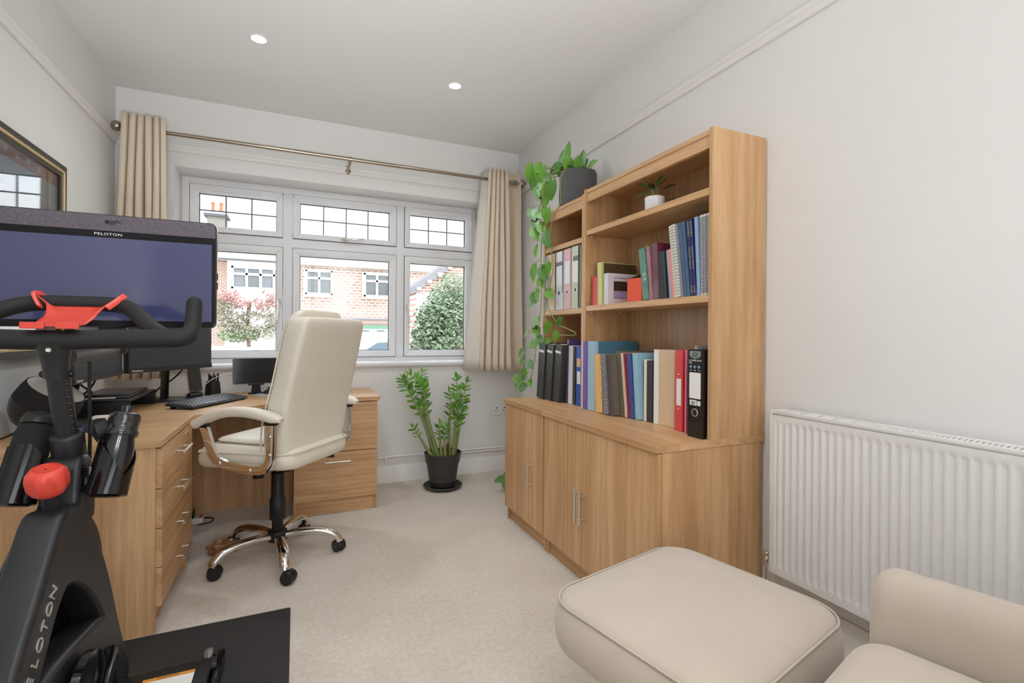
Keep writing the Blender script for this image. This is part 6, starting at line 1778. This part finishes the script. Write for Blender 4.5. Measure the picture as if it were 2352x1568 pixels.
for k, (a, b) in enumerate(TL + HL):
    a, b = V(a), V(b)
    d = b - a
    ln_ = max(0.055, min(0.115, d.length * 1.25))
    nn = V((-0.75 + rnd.uniform(-.25, .25), -0.45 + rnd.uniform(-.3, .3), 0.35 + rnd.uniform(-.2, .2)))
    put_leaf(PL if k % 3 else PL2, po, a, d, nn, ln_ / 0.100)
    q = nearest(a + V((0, 0, 0.02)))
    if (q - a).length > 0.004:
        MB().tube(smooth_path([q, q.lerp(a, 0.5) + V((-0.008, 0, 0.012)), a], 4), 0.0016, 5).build('leaf_stalk', VST, po, 60)
TOPL = [((1.50, 2.60, 2.17), (1.50, 2.615, 2.325)), ((1.52, 2.68, 2.16), (1.52, 2.70, 2.30)), ((1.50, 2.555, 2.13), (1.48, 2.60, 2.225)), ((1.53, 2.468, 2.13), (1.53, 2.474, 2.225)), ((1.55, 2.43, 2.11), (1.55, 2.355, 2.125)), ((1.50, 2.69, 2.17), (1.49, 2.83, 2.21)), ((1.52, 2.55, 2.14), (1.52, 2.47, 2.19)), ((1.50, 2.50, 2.12), (1.47, 2.53, 2.165)), ((1.53, 2.66, 2.14), (1.53, 2.72, 2.20)), ((1.56, 2.56, 2.13), (1.60, 2.52, 2.20)), ((1.47, 2.62, 2.10), (1.43, 2.60, 2.13)), ((1.49, 2.52, 2.10), (1.44, 2.49, 2.12)), ((1.50, 2.46, 2.10), (1.46, 2.44, 2.13))]
for k, (a, b) in enumerate(TOPL):
    a, b = V(a), V(b)
    d = b - a
    put_leaf(PL2 if k % 2 else PL, po, a, d, (-0.85, -0.45 + rnd.uniform(-.4, .4), 0.15), max(0.06, d.length) / 0.1 * 0.95)
    MB().tube(smooth_path([crown + V((rnd.uniform(-.04, .04), (a.y - crown.y) * 0.4, 0)), a.lerp(crown, 0.4) + V((0, 0, 0.01)), a], 4), 0.0022, 5).build('leaf_stalk', VST, po, 60)
# a trail of the same kind reaching the floor behind the cabinet end
pv = thing('trailing_vine', 'green vine trailing to the carpet behind the narrow base cabinet', 'plant', (1.40, 3.22, 0.0))
vq = smooth_path([(1.56, 3.060, 0.68), (1.52, 3.120, 0.45), (1.47, 3.190, 0.25), (1.44, 3.220, 0.14), (1.41, 3.260, 0.115), (1.395, 3.240, 0.05), (1.40, 3.190, 0.012)], 6)
MB().tube(vq, 0.003, 6).build('vine', VST, pv, 60)
for a, b in (((1.375, 3.250, 0.10), (1.30, 3.260, 0.075)), ((1.395, 3.220, 0.13), (1.345, 3.160, 0.03)), ((1.40, 3.210, 0.26), (1.37, 3.220, 0.235)), ((1.45, 3.210, 0.20), (1.43, 3.180, 0.13))):
    a, b = V(a), V(b)
    put_leaf(PL2, pv, a, b - a, (-0.4, -0.7, 0.6), (b - a).length / 0.1)
    q = min(vq, key=lambda w_: (w_ - a).length)
    MB().tube([q, a], 0.0016, 5).build('leaf_stalk', VST, pv, 60)

# ---- small plant on the top shelf
SX, SY, SZ = 1.515, 1.815, 1.695
sp_ = thing('plant_pot', 'small white plant pot on the top shelf', 'plant pot', (SX, SY, SZ))
MB().lathe([(0.004, 0.0), (0.040, 0.0), (0.044, 0.005), (0.046, 0.072), (0.043, 0.074), (0.042, 0.06), (0.004, 0.06)], (SX, SY, SZ), 32).build('pot', M('white_ceramic', (236, 234, 236), 0.2, var=0.01), sp_, 40)
MB().lathe([(0.0425, 0.062), (0.004, 0.065)], (SX, SY, SZ), 20, cap0=False).build('soil', SOIL, sp_, 60)
sl = thing('calathea', 'little striped-leaf plant growing in the small white pot', 'plant', (SX, SY, SZ + 0.06))
stripe = M('striped_leaf', (86, 118, 54), 0.4, var=0.5, scale=1, stretch=(120, 10, 10))
SL1, SL2 = leaf_mesh('striped_leaf', stripe, 0.07, 0.024, 0.35), leaf_mesh('dark_leaf', M('dark_leaf', (40, 62, 36), 0.35, var=0.2), 0.07, 0.03, 0.2)
for (dx, dy, dz, kx) in ((-0.3, 0.9, 0.75, 1), (-0.5, 0.8, 0.3, 1), (-0.2, 0.95, 0.05, 1), (-0.4, 0.35, 1.0, 1), (0.1, -0.1, 1.2, 1), (0.0, -0.55, 0.9, 0), (-0.5, -0.1, 0.9, 0), (0.2, -0.8, 0.5, 0), (0.1, 0.4, 1.0, 0)):
    d = V((dx, dy, dz)).normalized()
    p = V((SX, SY, SZ + 0.062)) + V((d.x * 0.01, d.y * 0.01, 0))
    e = p + d * 0.035 + V((0, 0, 0.02))
    MB().tube(smooth_path([p, p.lerp(e, 0.5) + V((0, 0, 0.008)), e], 4), 0.0016, 6).build('leaf_stalk', STEM, sl, 60)
    put_leaf(SL1 if kx else SL2, sl, e, V((d.x, d.y, d.z * 0.5)), (-0.5, -0.3, 0.8), 1.0)
jar = thing('small_jar', 'tiny dark jar behind the small white pot', 'jar', (1.56, 1.752, SZ))
MB().lathe([(0.016, 0.0), (0.018, 0.004), (0.018, 0.032), (0.012, 0.040), (0.012, 0.046)], (1.56, 1.752, SZ), 20).build('body', BLACK, jar, 50)
MB().lathe([(0.0135, 0.044), (0.0135, 0.054), (0.010, 0.056)], (1.56, 1.752, SZ), 16).build('lid', DARK, jar, 50)
